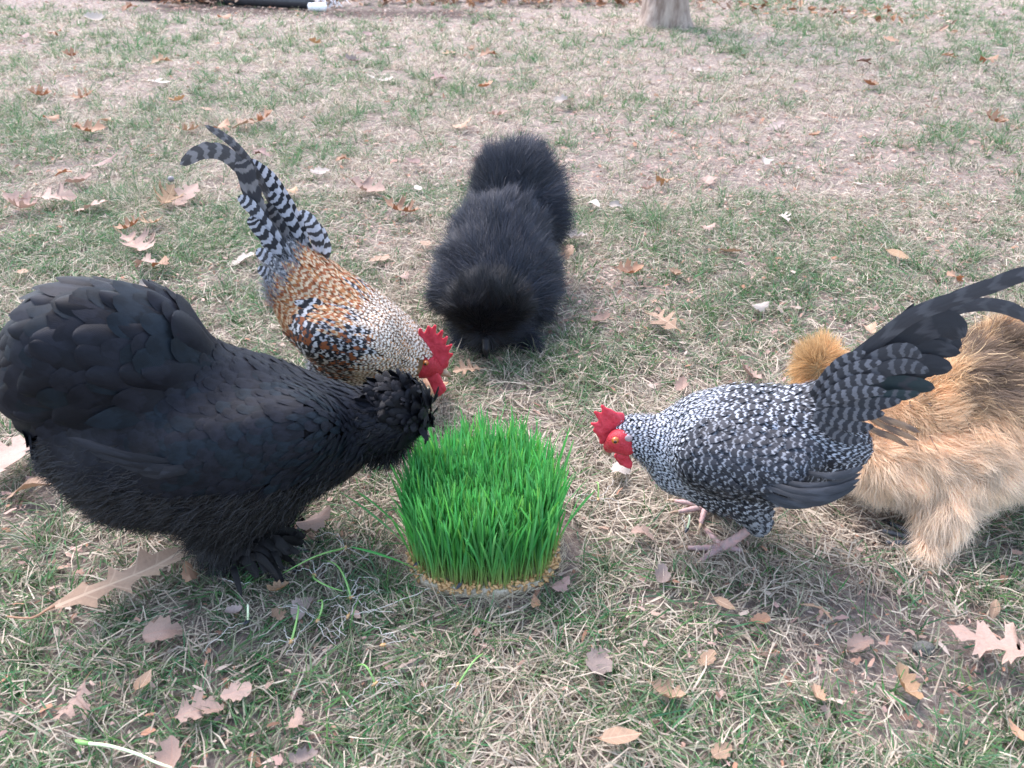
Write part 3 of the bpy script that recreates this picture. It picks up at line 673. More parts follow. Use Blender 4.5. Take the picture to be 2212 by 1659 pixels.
# wing coverts shingled in rows and the primaries
for j, (u0, v0, u1, v1, w) in enumerate(((440, 1000, 300, 1022, 13), (430, 1010, 250, 1000, 12), (420, 1015, 190, 973, 11), (410, 1005, 141, 945, 10))):
    p0 = nA(u0, v0, 1, -.108)[0]; p1 = nA(u1, v1, 1, -.112+.003*j)[0]; mid = (p0+p1)/2+sA*.010+UPV*.002
    plume_obj('wing_feather', hen, [p0, mid, p1], w*mpp(p0), sA+UPV*.5, (.0105, .011, .0135), (.016, .017, .021), (1, .3, .3), M['black_feather'])
# crest and beard: curled tufts
hc = nA(862, 884, 1)[0]; r = np.random.default_rng(8); n = 640
an = unit(r.normal(size=(n, 3))+np.array([.15, -.2, .35])); P = hc+an*(.026+.011*r.random(n))[:, None]*np.array([1.15, 1, 1.0])
P[:, 2] += 0; dn = unit(an*.6-fA*.7+r.normal(size=(n, 3))*.4+UPV*.15)
HB = Body(.02); HB.cone(hc-fA*.012, .036, hc+fA*.014, .034)
a, f, fuv, idx = feathers(HB, P, unit(dn-an*(dn*an).sum(1)[:, None]*.6), an, .021*(.6+.8*r.random(n)), .0060*(.6+.8*r.random(n)), 'round', .008, cup=.5, conform=False, curl=-.35)
bc = np.array([.0055, .0055, .007])*(.6+.8*r.random(n))[:, None]; o = part(hen, 'crest', a, f, M['black_feather'], dict(fuv=fuv, ca=bc[idx], cb=bc[idx]*1.4, bar=rep([1, .2, .5], len(a)))); o['kind'] = 'stuff'
bd = nA(828, 945, 1)[0]; n = 3600; an = unit(r.normal(size=(n, 3))+np.array([0, 0, -.3])); P = bd+an*.030*r.random(n)[:, None]
sv = strands(P, unit(an-fA*.3), unit(an*.6-fA*.5-UPV*.4+r.normal(size=(n, 3))*.3), .018+.012*r.random(n), .0014, np.array([.007, .007, .008])*(.7+.6*r.random(n))[:, None], 3, kink=.2)
o = part(hen, 'beard', sv[0], sv[1], M['strand'], dict(col=sv[2])); o['kind'] = 'stuff'
bk = nA(905, 905, 1)[0]; tip = nA(938, 922, 1)[0]
lobe(hen, 'beak', [(bk, .009, (bk+tip)/2+UPV*.001, .0055), ((bk+tip)/2+UPV*.001, .0055, tip, .0012)], M['dark_horn'], sA, bk, .75)
ey = nA(858, 912, 1, -.036)[0]; ball(hen, 'eye', ey, .0042, M['pupil'])
# feathered feet
kn = nA(590, 1120, 1, .05)[0]; an_ = ground(578, 1172, .012)
shank(hen, kn, an_, [[an_+fA*.03+sA*.012, an_+fA*.058+sA*.020-UPV*.010], [an_+fA*.034-UPV*.004, an_+fA*.065-UPV*.010], [an_+fA*.025-sA*.018, an_+fA*.05-sA*.03-UPV*.010], [an_-fA*.018, an_-fA*.030-UPV*.008]], .0062, M['slate_shank'], M['dark_horn'])
kn = nA(510, 1130, 1, -.03)[0]; an_ = ground(545, 1230, .014)
shank(hen, kn, an_, [[an_+fA*.03+sA*.012, an_+fA*.055+sA*.020-UPV*.010], [an_+fA*.03-UPV*.004, an_+fA*.06-UPV*.010], [an_+fA*.025-sA*.018, an_+fA*.045-sA*.03-UPV*.010], [an_-fA*.018, an_-fA*.030-UPV*.008]], .0062, M['slate_shank'], M['dark_horn'])
r = np.random.default_rng(77)
for j in range(46):
    b0 = an_+np.array([r.normal()*.016, r.normal()*.012, .010+.036*r.random()]) if j < 40 else ground(578, 1175, .015)
    d = unit(fA*(.3+.9*r.random())+sA*r.normal()*.55-fA*.1); L = .030+.022*r.random()
    if j >= 40: d = unit(fA+sA*(r.random()*.5-.1)); L = .045
    pts = [b0, b0+d*L*.45+UPV*.010, b0+d*L*.85-UPV*.004, b0+d*L-UPV*.018*r.random()]
    pts = [np.array([q[0], q[1], max(q[2], .010)]) for q in pts]
    plume_obj('foot_feather', hen, pts, .0085*(.6+.7*r.random()), UPV+sA*.8+r.normal(size=3)*.6, (.010, .0095, .010), (.017, .015, .015), (1, .2, .4), M['black_feather'], 'lance', .15, 10)

# ---------------------------------------------------------------- orange and barred rooster behind the hen
pB = np.array([-.20, 1.12, 0]); hB = math.radians(-10)
def nB(u, v, r, off=0.0):
    p = onplane(u, v, pB, hB)
    if off: p = at(u, v, p[1]+off)
    return (p, r*mpp(p))
fB = np.array([math.cos(hB), math.sin(hB), 0]); sB = np.array([math.sin(hB), -math.cos(hB), 0])
rb = empty('orange_rooster', (-.29, 1.13, 0)); tag(rb, 'orange, cream and black-flecked rooster with barred sickle tail and red comb, head lowered', 'chicken', 'chickens round the wheatgrass')
B = Body(.03)
B.chain([nB(924, 786, 22), nB(893, 774, 38), nB(842, 754, 69)], 1)
B.chain([nB(842, 754, 69), nB(762, 716, 90)], 2)
B.chain([nB(762, 716, 90), nB(695, 664, 82), nB(650, 612, 62)], 3)
B.chain([nB(650, 606, 56), nB(622, 556, 38)], 4)
B.cone(*nB(800, 745, 60, -.05), *nB(700, 725, 52, -.07), reg=5)
B.cone(*nB(745, 775, 60), *nB(705, 800, 32), flow=-UPV, reg=6)
BV, BF = B.mesh(.008)
part(rb, 'body', BV+B.grad(BV)*-.003, BF, M['skin_tan'])
rust = np.array([.30, .095, .035]); cream = np.array([.60, .50, .39]); blk = np.array([.016, .015, .017]); wht = np.array([.60, .58, .57])
def fnB(P, N, reg, u, v, r):
    n = len(P); along = (u-640)*.85+(v-560)*.53           # 0 at the tail, about 370 at the head
    side = -(u-640)*.53+(v-560)*.85                       # below the back line
    hack = along > 205+20*r.normal(size=n)*.6; wing = (side > 55+10*r.normal(size=n)) & (along > 95) & (along < 260) & ~((side < 92) & (along > 120) & (along < 200) & (r.random(n) < .75))
    tailb = along < 18
    ca = np.tile(rust, (n, 1))*(.7+.6*r.random(n))[:, None]; cb = np.tile([.56, .42, .27], (n, 1))*(.8+.3*r.random(n))[:, None]; bar = rep([3.2, 0, .22], n); bar[:, 1] = r.random(n)
    gold = (r.random(n) < .35) & ~hack; ca[gold] = np.array([.36, .145, .05])
    ca = np.where(hack[:, None], np.array([.20, .12, .075])*(.5+.9*r.random(n))[:, None], ca); cb = np.where(hack[:, None], np.array([.70, .62, .53])*(.85+.25*r.random(n))[:, None], cb)
    hr = hack & (r.random(n) < .22); ca[hr] = [.42, .20, .08]
    bar[hack] = np.stack([np.full(hack.sum(), 4.2), r.random(hack.sum()), np.full(hack.sum(), -.15)], 1)
    ca = np.where(wing[:, None], blk, ca); cb = np.where(wing[:, None], wht*.8, cb); bar[wing] = np.stack([np.full(wing.sum(), 2.4), r.random(wing.sum()), np.full(wing.sum(), .35)], 1)
    ru = wing & (r.random(n) < .28); ca[ru] = rust*.8; cb[ru] = blk*2
    band = (along > 150) & (along < 210) & ~wing & (r.random(n) < .30); ca[band] = blk*2; cb[band] = wht*.7
    ca = np.where(tailb[:, None], np.array([.05, .05, .055]), ca); cb = np.where(tailb[:, None], wht*.75, cb); bar[tailb] = [3, .2, .0]
    L = np.where(hack, .030, np.where(wing, .032, .034))*(.8+.4*r.random(n)); W = np.where(hack, .0036, np.where(wing, .0080, .0048))*(.85+.3*r.random(n))
    return dict(keep=(u < 905) | ((v < 776) & (u < 940)), R=np.where(hack, .0046, np.where(wing, .0085, .0066)), L=L, W=W, lift=np.where(wing, .005, .0045)*(.5+r.random(n)), prof=np.where(wing | tailb, 'round', 'lance').astype('U8'), ca=ca, cb=cb, bar=bar, jit=.10)
cover(rb, B, BV, BF, 40000, fnB, 'plumage', M['feather'], 5)
def flB(P, N, reg, u, v, r):
    n = len(P); along = (u-640)*.85+(v-560)*.53; k = (along < 22) | (reg == 6)
    C = np.array([.24, .24, .26])*(.5+.8*r.random(n))[:, None]
    return dict(keep=k, L=.022*(.6+.8*r.random(n)), W=.0011, C=C, lean=.45, drop=0, jit=.35)
fluff(rb, B, BV, BF, 22000, flB, 'tail_fluff', M['strand'], 6)
G = np.array([.055, .052, .054]); K = np.array([.022, .022, .026]); Wt = np.array([.42, .42, .46]); Wg = np.array([.15, .142, .145])
def tailB(pts, w, ca, cb, bar, off, prof='broad', nrm=None):
    q = [nB(u, v, 1, off)[0] for u, v in pts]; plume_obj('tail_feather', rb, q, 1.0*w*mpp(q[0]), sB+UPV*.25 if nrm is None else nrm, ca, cb, bar, M['feather'], prof, .10, 34)
for pts, w, ca, cb, bar, off in (
    ([(650, 575), (560, 455), (530, 380), (487, 334), (438, 326), (388, 356)], 17, G*.8, Wg, (9, .1, .25), -.012),
    ([(650, 570), (590, 445), (545, 362), (500, 308), (442, 270)], 9, G, Wg*.9, (12, .3, .3), .010),
    ([(660, 585), (578, 500), (548, 430), (528, 368), (518, 345)], 22, K*1.4, Wg, (6, .5, .35), -.020),
    ([(668, 575), (635, 490), (600, 425), (562, 372), (535, 345)], 15, K, Wt, (11, .2, -.05), .012),
    ([(672, 570), (652, 500), (622, 440), (585, 385), (552, 352)], 13, K, Wt, (11, .7, -.05), .022),
    ([(665, 575), (640, 505), (610, 450), (580, 415)], 15, K, Wt*.9, (8, .4, .15), .004),
    ([(655, 580), (620, 520), (590, 470), (572, 440)], 18, K, Wg, (7, .1, .4), -.004),
    ([(650, 590), (592, 510), (545, 450), (514, 424)], 15, K*1.5, Wt*.85, (8, .6, .0), -.026),
    ([(650, 595), (590, 530), (553, 490), (540, 468)], 15, K, Wt*.8, (7, .2, .2), -.032),
    ([(680, 580), (684, 520), (668, 480), (641, 461)], 17, G, Wt*1.1, (7, .5, -.1), .028),
    ([(690, 585), (700, 540), (690, 505), (668, 480)], 16, G, Wt*1.15, (6, .1, -.1), .034),
    ([(672, 590), (660, 540), (640, 510), (625, 490)], 17, K*1.5, Wt*.8, (5, .8, .1), .016),
    ([(650, 605), (610, 575), (575, 555), (553, 540)], 15, G*.9, Wt, (6, .5, .0), -.034),
    ([(650, 610), (605, 600), (575, 590), (557, 578)], 13, G*.9, Wt, (6, .2, .0), -.038),
    ([(655, 625), (620, 622), (590, 610), (572, 598)], 12, G*.9, Wt, (6, .8, .0), -.040),
    ([(640, 585), (605, 550), (580, 528), (566, 515)], 14, K*1.6, Wt*.7, (6, .4, .1), -.030)):
    tailB(pts, w, ca, cb, bar, off)
def rooster_head(root, node, f, s, comb_pts, base, wattles, face, eye, beak, lobe_, horn=None):
    """comb_pts: (root u,v,r, tip u,v,r) in the head's own plane"""
    cz = [(node(a, b, 1)[0], node(a, b, c)[1], node(d, e, 1)[0], node(d, e, g)[1]) for a, b, c, d, e, g in comb_pts]
    cb = lobe(root, 'comb', cz, M['comb'], s, cz[0][0], base, .007, .0017)
    for off, cones in wattles:
        lobe(root, 'wattle', [(node(a, b, 1, off)[0], node(a, b, c)[1], node(d, e, 1, off)[0], node(d, e, g)[1]) for a, b, c, d, e, g in cones], M['comb'], s, node(cones[0][0], cones[0][1], 1, off)[0], .45, .006, .0017)
    fc = [(node(u_, v_, 1, off)[0], node(u_, v_, rr)[1]) for u_, v_, rr, off in face]; lobe(root, 'face', [(*p_, *q_) for p_, q_ in zip(fc[:-1], fc[1:])], M['face'], s, fc[0][0], .85, .008, .0022)
    for u_, v_, off in eye:
        c = node(u_, v_, 1, off)[0]; e = ball(root, 'eye', c, .0045, M['iris'], cell=.0009); ball(root, 'pupil', c-unit((c-CP)[None])[0]*0+s*.0022*(-1 if off > 0 else 1), .0027, M['pupil'], parent=e, cell=.0006)
    for u_, v_, rr, off in lobe_: ball(root, 'earlobe', node(u_, v_, 1, off)[0], node(u_, v_, rr)[1], M['earlobe'], s, .5)
    (a, b, ra), (c, d, rc), (e, g, rg) = beak
    p, q, t = node(a, b, 1)[0], node(c, d, 1)[0], node(e, g, 1)[0]; mp = mpp(p)
    lobe(root, 'beak', [(p, ra*mp, q, rc*mp), (q, rc*mp, t, rg*mp)], M['horn'], s, p, .8, .004, .0012)
rooster_head(rb, nB, fB, sB,
    [(915, 762, 17, 955, 785, 14), (912, 752, 12, 908, 712, 4), (918, 752, 11, 926, 706, 3.5), (925, 755, 11, 940, 704, 3.5), (934, 758, 11, 955, 715, 3.5), (943, 764, 10, 966, 728, 3), (951, 770, 10, 975, 745, 3), (956, 778, 9, 977, 765, 3), (905, 750, 12, 915, 735, 8)],
    .45, [(-.012, [(935, 812, 15, 948, 838, 14), (948, 838, 14, 945, 850, 8)]), (.012, [(940, 812, 12, 953, 838, 10)])],
    [(902, 770, 24, -.010), (908, 788, 27, -.008), (926, 788, 27, -.003), (946, 798, 13, -.001)], [(920, 784, -.0265)], ((948, 802, 10), (962, 806, 7), (974, 814, 2)), [(892, 792, 8, -.030)])
M['pale_leg'] = plain_mat('pale_scaly_shank', (.55, .43, .36), .55, .3, 160, .25, .5)
for off, du in ((-.02, 0), (.06, 55)):
    kn = nB(700+du, 790, 1, off)[0]; ak = np.array([kn[0]+.004, kn[1]-.01, .010])
    shank(rb, kn, ak, [[ak+fB*.025+sB*.014, ak+fB*.048+sB*.024-UPV*.004], [ak+fB*.03, ak+fB*.056-UPV*.004], [ak+fB*.025-sB*.014, ak+fB*.048-sB*.024-UPV*.004], [ak-fB*.015, ak-fB*.027-UPV*.003]], .0062, M['pale_leg'], M['horn'])

# ---------------------------------------------------------------- black silkie facing the camera
def nC(u, v, r, Y): p = at(u, v, Y); return (p, r*mpp(p))
rc = empty('fluffy_black_chicken', (-.02, 1.45, 0)); tag(rc, 'fluffy charcoal black chicken with pompom crest facing forward, beak down in the grass', 'chicken', 'chickens round the wheatgrass')
Cc = Body(.016, .0035, 38.)
Cc.chain([nC(1053, 722, 34, 1.265), nC(1053, 676, 82, 1.285)], 1, flow=(0, .35, -.2))
Cc.chain([nC(1058, 665, 80, 1.32), nC(1068, 612, 105, 1.39)], 2, flow=(0, .9, .5))
Cc.chain([nC(1068, 602, 108, 1.40), nC(1080, 535, 104, 1.48)], 3, flow=(.0, .9, .35))
Cc.chain([nC(1020, 590, 72, 1.40), nC(1010, 620, 70, 1.38)], 3, flow=(-.3, .5, -.6))
Cc.chain([nC(1140, 590, 62, 1.42), nC(1135, 640, 58, 1.38)], 3, flow=(.3, .5, -.6))
Cc.chain([nC(1095, 472, 70, 1.57), nC(1112, 405, 78, 1.61)], 4, flow=(.05, .5, .55))
Cc.chain([nC(1148, 440, 60, 1.59), nC(1160, 475, 50, 1.585)], 4, flow=(.4, .3, -.4))
Cc.cone(*nC(1110, 725, 36, 1.33), *nC(1135, 738, 22, 1.31), flow=(.5, -.5, -.4), reg=6)
Cc.cone(*nC(1020, 715, 40, 1.34), *nC(1010, 735, 25, 1.33), flow=(-.2, -.5, -.4), reg=6)
CV, CF = Cc.mesh(.010)
part(rc, 'body', CV+Cc.grad(CV)*-.003, CF, M['skin_dark'])
def flC(P, N, reg, u, v, r):
    n = len(P); hd = reg == 1; hc_ = nC(1053, 716, 1, 1.25)[0]
    fl, _ = Cc.flow_reg(P); fl = np.where(hd[:, None], unit(P-hc_), fl)
    C = np.where(hd[:, None], [.0065, .0068, .0090], np.where((reg == 2)[:, None], [.020, .0235, .036], [.020, .0225, .032]))*(.55+.9*r.random(n))[:, None]
    cl = fbm(P[:, 0]*1+P[:, 2]*.7, P[:, 1]+P[:, 2]*.5, 60, 5, 2); C = C*(.75+.5*cl)[:, None]; c3 = fbm(P[:, 0]*.8-P[:, 2]*.5, P[:, 1]+P[:, 2], 24, 35, 2); C = C*(.7+.6*c3)[:, None]; fl = fl+np.stack([cl-.5, 0*cl, (cl-.5)*.4], 1)*2.0+np.stack([c3-.5, 0*cl, (c3-.5)*.5], 1)*1.2
    return dict(keep=np.ones(n, bool), flow=fl, L=np.where(hd, .027, np.where(reg == 4, .050, .041))*(.55+.8*r.random(n)), W=.0009, C=C, lean=np.where(hd, .22, np.where(reg == 4, .34, .26)), drop=.08, jit=.20, locks=1100)
fluff(rc, Cc, CV, CF, 86000, flC, 'plumage', M['strand'], 9, seg=2, kink=.10)
def wsC(P, N, reg, u, v, r):
    n = len(P); C = np.array([.019, .021, .030])*(.5+.9*r.random(n))[:, None]
    return dict(keep=(reg > 1) & (reg < 6), L=.050*(.6+.8*r.random(n)), W=.0008, C=C, lean=.42, drop=.15, jit=.55)
fluff(rc, Cc, CV, CF, 6500, wsC, 'loose_feather_tips', M['strand'], 19, 4, .25)
b0 = at(1050, 738, 1.240); b1 = at(1050, 754, 1.230); b2 = at(1052, 774, 1.226)
lobe(rc, 'beak', [(b0, .011, b1, .008), (b1, .008, b2, .002)], M['dark_horn'], np.array([1., 0, 0]), b0, .75, .006, .002)
for s_ in (-1, 1): ball(rc, 'eye', at(1050+s_*22, 728, 1.268), .0045, M['pupil'])
for s_ in (-1, 1):
    kn = np.array([-.02+s_*.05, 1.42, .07]); ak = np.array([-.02+s_*.05, 1.40, .010]); F_ = np.array([0, -1., 0]); S_ = np.array([1., 0, 0])
    shank(rc, kn, ak, [[ak+F_*.025+S_*.014, ak+F_*.05+S_*.024-UPV*.004], [ak+F_*.03, ak+F_*.058-UPV*.004], [ak+F_*.025-S_*.014, ak+F_*.05-S_*.024-UPV*.004], [ak-F_*.015, ak-F_*.027-UPV*.003]], .006, M['slate_shank'], M['dark_horn'])

# ---------------------------------------------------------------- speckled black and white rooster on the right
pD = np.array([.27, .80, 0]); hD = math.pi-.12
def nD(u, v, r, off=0.0):
    p = onplane(u, v, pD, hD)
    if off: p = at(u, v, p[1]+off)
    return (p, r*mpp(p))
fD = np.array([math.cos(hD), math.sin(hD), 0]); sD = np.array([-math.sin(hD), math.cos(hD), 0])      # sD: his left side, towards the camera
if sD[1] > 0: sD = -sD
rd = empty('speckled_rooster', (pD[0], pD[1], 0)); tag(rd, 'black and white speckled rooster with red comb, dark wing and long dark tail, facing left', 'chicken', 'chickens round the wheatgrass')
Db = Body(.020)
Db.chain([nD(1340, 945, 32), nD(1372, 940, 34), nD(1425, 955, 47), nD(1475, 968, 70)], 1)
Db.chain([nD(1522, 952, 97), nD(1580, 956, 112), nD(1650, 958, 112)], 2, flow=-fD-UPV*.12)
Db.chain([nD(1650, 958, 110), nD(1760, 945, 88)], 3, flow=-fD-UPV*.35)
Db.chain([nD(1740, 910, 75), nD(1815, 858, 46)], 4, flow=-fD+UPV*.6)
Db.chain([nD(1770, 960, 72), nD(1830, 960, 40)], 3, flow=-fD-UPV*.45)
Db.cone(*nD(1530, 985, 66, -.045), *nD(1680, 1010, 62, -.055), flow=-fD-UPV*.10, reg=5)
Db.cone(*nD(1470, 1000, 66), *nD(1560, 1030, 70), flow=-fD-UPV*.5, reg=2)
Db.cone(*nD(1615, 1070, 46, -.03), *nD(1637, 1128, 22, -.03), flow=-UPV-fD*.2, reg=6)
Db.cone(*nD(1570, 1050, 46, .05), *nD(1560, 1085, 22, .05), flow=-UPV, reg=6)
DV, DF = Db.mesh(.0075)
part(rd, 'body', DV+Db.grad(DV)*-.003, DF, M['skin_grey'])
def fnD(P, N, reg, u, v, r):
    n = len(P); hack = (u < 1500+(r.normal(size=n)*14)-(v-950)*.35) & (reg != 5); head = (u < 1400); wing = reg == 5; sad = (u > 1690+(v-900)*.1) & (v < 1000) & ~wing; th = reg == 6; tb = reg == 4
    ca = np.tile([.026, .027, .033], (n, 1))*(.7+.6*r.random(n))[:, None]; cb = np.tile([.46, .475, .52], (n, 1))*(.7+.45*r.random(n))[:, None]
    bar = np.stack([np.full(n, 3.4), r.random(n)*.5, np.full(n, .76)], 1)
    bar[wing] = np.stack([np.full(wing.sum(), 3.2), r.random(wing.sum()), np.full(wing.sum(), .78)], 1); cb[wing] *= .55
    bar[hack] = np.stack([np.full(hack.sum(), 3.6), r.random(hack.sum()), np.full(hack.sum(), -.12)], 1); bar[head] = np.stack([np.full(head.sum(), 2.0), r.random(head.sum()), np.full(head.sum(), .0)], 1)
    bar[sad] = np.stack([np.full(sad.sum(), 4.0), r.random(sad.sum()), np.full(sad.sum(), .48)], 1)
    bar[th] = np.stack([np.full(th.sum(), 2.5), r.random(th.sum())*.2, np.full(th.sum(), .1)], 1); cb[th] *= .5; cb[tb] *= .45
    L = np.where(head, .011, np.where(hack, .026, np.where(wing, .032, np.where(sad, .044, .034))))*(.85+.3*r.random(n)); W = np.where(head, .0022, np.where(hack, .0024, np.where(wing, .0052, np.where(sad, .0027, .0044))))*(.85+.3*r.random(n))
    R = np.where(head, .0030, np.where(hack, .0035, np.where(wing, .0053, np.where(sad, .0041, .0049))))
    return dict(keep=(u > 1330) & ~((u < 1362) & (v > 944)), R=R, L=L, W=W, lift=np.where(hack | head, .003, .005)*(.5+r.random(n)), prof=np.where(hack | sad | head, 'lance', 'round').astype('U8'), ca=ca, cb=cb, bar=bar, jit=.10)
cover(rd, Db, DV, DF, 70000, fnD, 'plumage', M['feather'], 10)
K = np.array([.017, .018, .022]); S1 = np.array([.030, .030, .034]); W1 = np.array([.105, .105, .115]); T1 = np.array([.014, .024, .026])
for pts, w, ca, cb, bar, off, pf in (
    ([(1770, 850), (1800, 805), (1880, 750), (1965, 686), (2053, 650), (2141, 618), (2215, 592), (2290, 588)], 17, S1*1.1, W1*.55, (8, .2, .6), -.02, 'broad'),
    ([(1800, 850), (1900, 752), (2009, 687), (2097, 660), (2163, 662), (2215, 682), (2262, 712)], 14, S1*1.2, W1*.5, (8, .5, .6), .02, 'broad'),
    ([(1770, 850), (1830, 790), (1900, 730), (1945, 690), (1975, 655)], 15, K*1.3, W1*.5, (6, .2, .7), .03, 'lance'),
    ([(1780, 860), (1870, 790), (1960, 725), (2040, 700), (2086, 728)], 24, K, S1*1.4, (3, .2, .8), -.012, 'broad'),
    ([(1780, 865), (1880, 805), (1970, 765), (2040, 745), (2078, 745)], 22, K, S1*1.4, (3, .6, .8), .012, 'broad'),
    ([(1765, 868), (1830, 812), (1900, 772), (1955, 756), (1992, 772)], 14, S1, W1*.8, (8, .3, .35), -.030, 'oval'),
    ([(1765, 873), (1840, 828), (1915, 798), (1965, 792), (2008, 803)], 14, S1, W1*.8, (8, .7, .35), -.036, 'oval'),
    ([(1775, 872), (1860, 842), (1940, 830), (2020, 838)], 15, T1, S1, (4, .1, .6), -.024, 'broad'),
    ([(1778, 866), (1880, 800), (1980, 755), (2076, 762)], 20, K*1.1, S1*1.3, (3, .4, .8), .006, 'oval'),
    ([(1778, 870), (1880, 820), (1975, 790), (2058, 795)], 19, K*1.1, S1*1.3, (3, .1, .8), -.006, 'broad'),
    ([(1775, 872), (1850, 850), (1950, 812), (2040, 790)], 18, K, S1*1.3, (4, .3, .7), .0, 'broad'),
    ([(1765, 880), (1840, 862), (1915, 858), (1988, 850)], 13, T1*1.1, W1*.6, (8, .1, .45), -.038, 'oval'),
    ([(1765, 884), (1830, 874), (1890, 874), (1948, 866)], 13, K*1.3, W1*.9, (8, .5, .35), -.043, 'oval'),
    ([(1762, 888), (1815, 892), (1865, 897), (1912, 893)], 12, K*1.3, W1, (7, .2, .3), -.047, 'oval'),
    ([(1758, 893), (1800, 908), (1845, 922), (1888, 922)], 12, K*1.3, W1, (7, .8, .3), -.049, 'oval'),
    ([(1756, 900), (1790, 928), (1828, 948), (1866, 952)], 11, K*1.4, W1*.9, (7, .8, .3), -.050, 'oval'),
    ([(1760, 866), (1800, 825), (1850, 795), (1905, 782)], 12, S1, W1*1.2, (7, .3, .2), -.040, 'oval'),
    ([(1762, 873), (1808, 842), (1860, 822), (1915, 818)], 12, S1, W1*1.2, (7, .6, .2), -.046, 'oval'),
    ([(1762, 880), (1810, 860), (1862, 847), (1915, 846)], 12, S1, W1*1.2, (7, .1, .2), -.050, 'oval'),
    ([(1752, 858), (1785, 815), (1825, 780), (1870, 760)], 12, S1, W1*1.2, (7, .2, .2), -.034, 'oval')):
    q = [nD(u, v, 1, off)[0] for u, v in pts]; plume_obj('tail_feather', rd, q, (1.0 if off in (-.02, .02) else 1.25)*w*mpp(q[0]), sD+UPV*.3, ca, cb, bar, M['feather'], pf, .12, 34)
for j, (pts, w) in enumerate((([(1650, 1050), (1730, 1074), (1800, 1072), (1852, 1048)], 9), ([(1655, 1040), (1730, 1062), (1805, 1058), (1860, 1034)], 9), ([(1640, 1056), (1700, 1083), (1765, 1086), (1834, 1064)], 9),
                              ([(1665, 1032), (1740, 1050), (1805, 1046), (1862, 1022)], 9), ([(1740, 1020), (1790, 1028), (1830, 1024), (1866, 1008)], 9), ([(1630, 1058), (1680, 1082), (1725, 1090), (1775, 1086)], 11))):
    q = [nD(u, v, 1, (-.088, -.108, -.108, -.094)[i]+.003*j)[0] for i, (u, v) in enumerate(pts)]; c_ = np.array([.024, .026, .031])*(1+.12*(j % 3)); 
    plume_obj('wing_feather', rd, q, w*mpp(q[0]), sD+UPV*.75, c_, c_*1.5, (2, .1*j, .7), M['feather'], 'oval', .2, 14)
rooster_head(rd, nD, fD, sD,
    [(1330, 912, 17, 1305, 935, 15), (1335, 905, 12, 1340, 898, 9), (1318, 905, 11, 1301, 877, 4), (1308, 912, 11, 1286, 890, 4), (1303, 922, 10, 1278, 915, 3.5), (1303, 932, 10, 1284, 930, 3.5), (1306, 945, 10, 1300, 955, 6), (1325, 903, 11, 1318, 888, 5)],
    .42, [(-.014, [(1345, 985, 14, 1356, 1002, 9), (1356, 1002, 8, 1360, 1008, 4)]), (.010, [(1336, 985, 10, 1345, 1000, 8)])],
    [(1354, 966, 19, -.018), (1339, 953, 25, -.015), (1318, 962, 15, -.004)], [(1329, 951, -.0325)], ((1313, 962, 9), (1309, 974, 6), (1316, 985, 2)), [(1358, 947, 8, -.033)])
kn = nD(1645, 1125, 1, -.03)[0]; ak = ground(1562, 1183, .015)
shank(rd, kn, ak, [[ak+fD*.025+sD*.004, ak+np.array([-.050, .004, -.004])], [ak+np.array([-.02, -.012, 0]), ak+np.array([-.036, -.024, -.004])], [ak+np.array([-.010, .022, 0]), ak+np.array([-.016, .046, -.004])], [ak-fD*.014, ak-fD*.026-UPV*.004]], .0068, M['shank'], M['horn'])
kn = nD(1560, 1075, 1, .05)[0]; ak = ground(1525, 1095, .022)
shank(rd, kn, ak, [[ak+fD*.022+sD*.008, ak+fD*.042+sD*.012-UPV*.004], [ak+fD*.024-sD*.006, ak+fD*.046-sD*.012-UPV*.004], [ak+fD*.006+sD*.02, ak+fD*.010+sD*.036-UPV*.004], [ak-fD*.014, ak-fD*.026-UPV*.004]], .0062, M['shank'], M['horn'])

# ---------------------------------------------------------------- buff silkie at the right edge
re_ = empty('buff_silkie', (.60, .88, 0)); tag(re_, 'fluffy golden buff chicken with round crest and feathered feet behind the speckled rooster', 'chicken', 'chickens round the wheatgrass')
E = Body(.022, .0040, 34.)
E.chain([nC(1770, 782, 48, .985), nC(1775, 790, 46, .985)], 1, flow=(.3, -.1, -.6))
E.chain([nC(1790, 840, 52, .97), nC(1880, 890, 92, .94)], 2)
E.chain([nC(1880, 900, 100, .93), nC(1990, 920, 125, .905), nC(2080, 905, 155, .90), nC(2180, 885, 145, .905)], 3, flow=(.8, -.1, -.35))
E.chain([nC(2120, 810, 95, .93), nC(2165, 755, 62, .94)], 4, flow=(.6, -.1, .4))
E.chain([nC(1930, 995, 78, .87), nC(2060, 975, 95, .86), nC(2190, 950, 92, .87)], 5, flow=(.4, -.2, -1))
E.cone(*nC(2040, 1040, 58, .83), *nC(2035, 1110, 44, .80), flow=(-.1, -.3, -1), reg=6)
E.cone(*nC(2035, 1110, 42, .80), *nC(2005, 1182, 34, .775), flow=(-.7, -.4, -.7), reg=6)
E.cone(*nC(1905, 1060, 55, .90), *nC(1890, 1085, 32, .90), flow=(-.2, -.3, -1), reg=6)
EV, EF = E.mesh(.010)
part(re_, 'body', EV+E.grad(EV)*-.003, EF, M['skin_buff'])
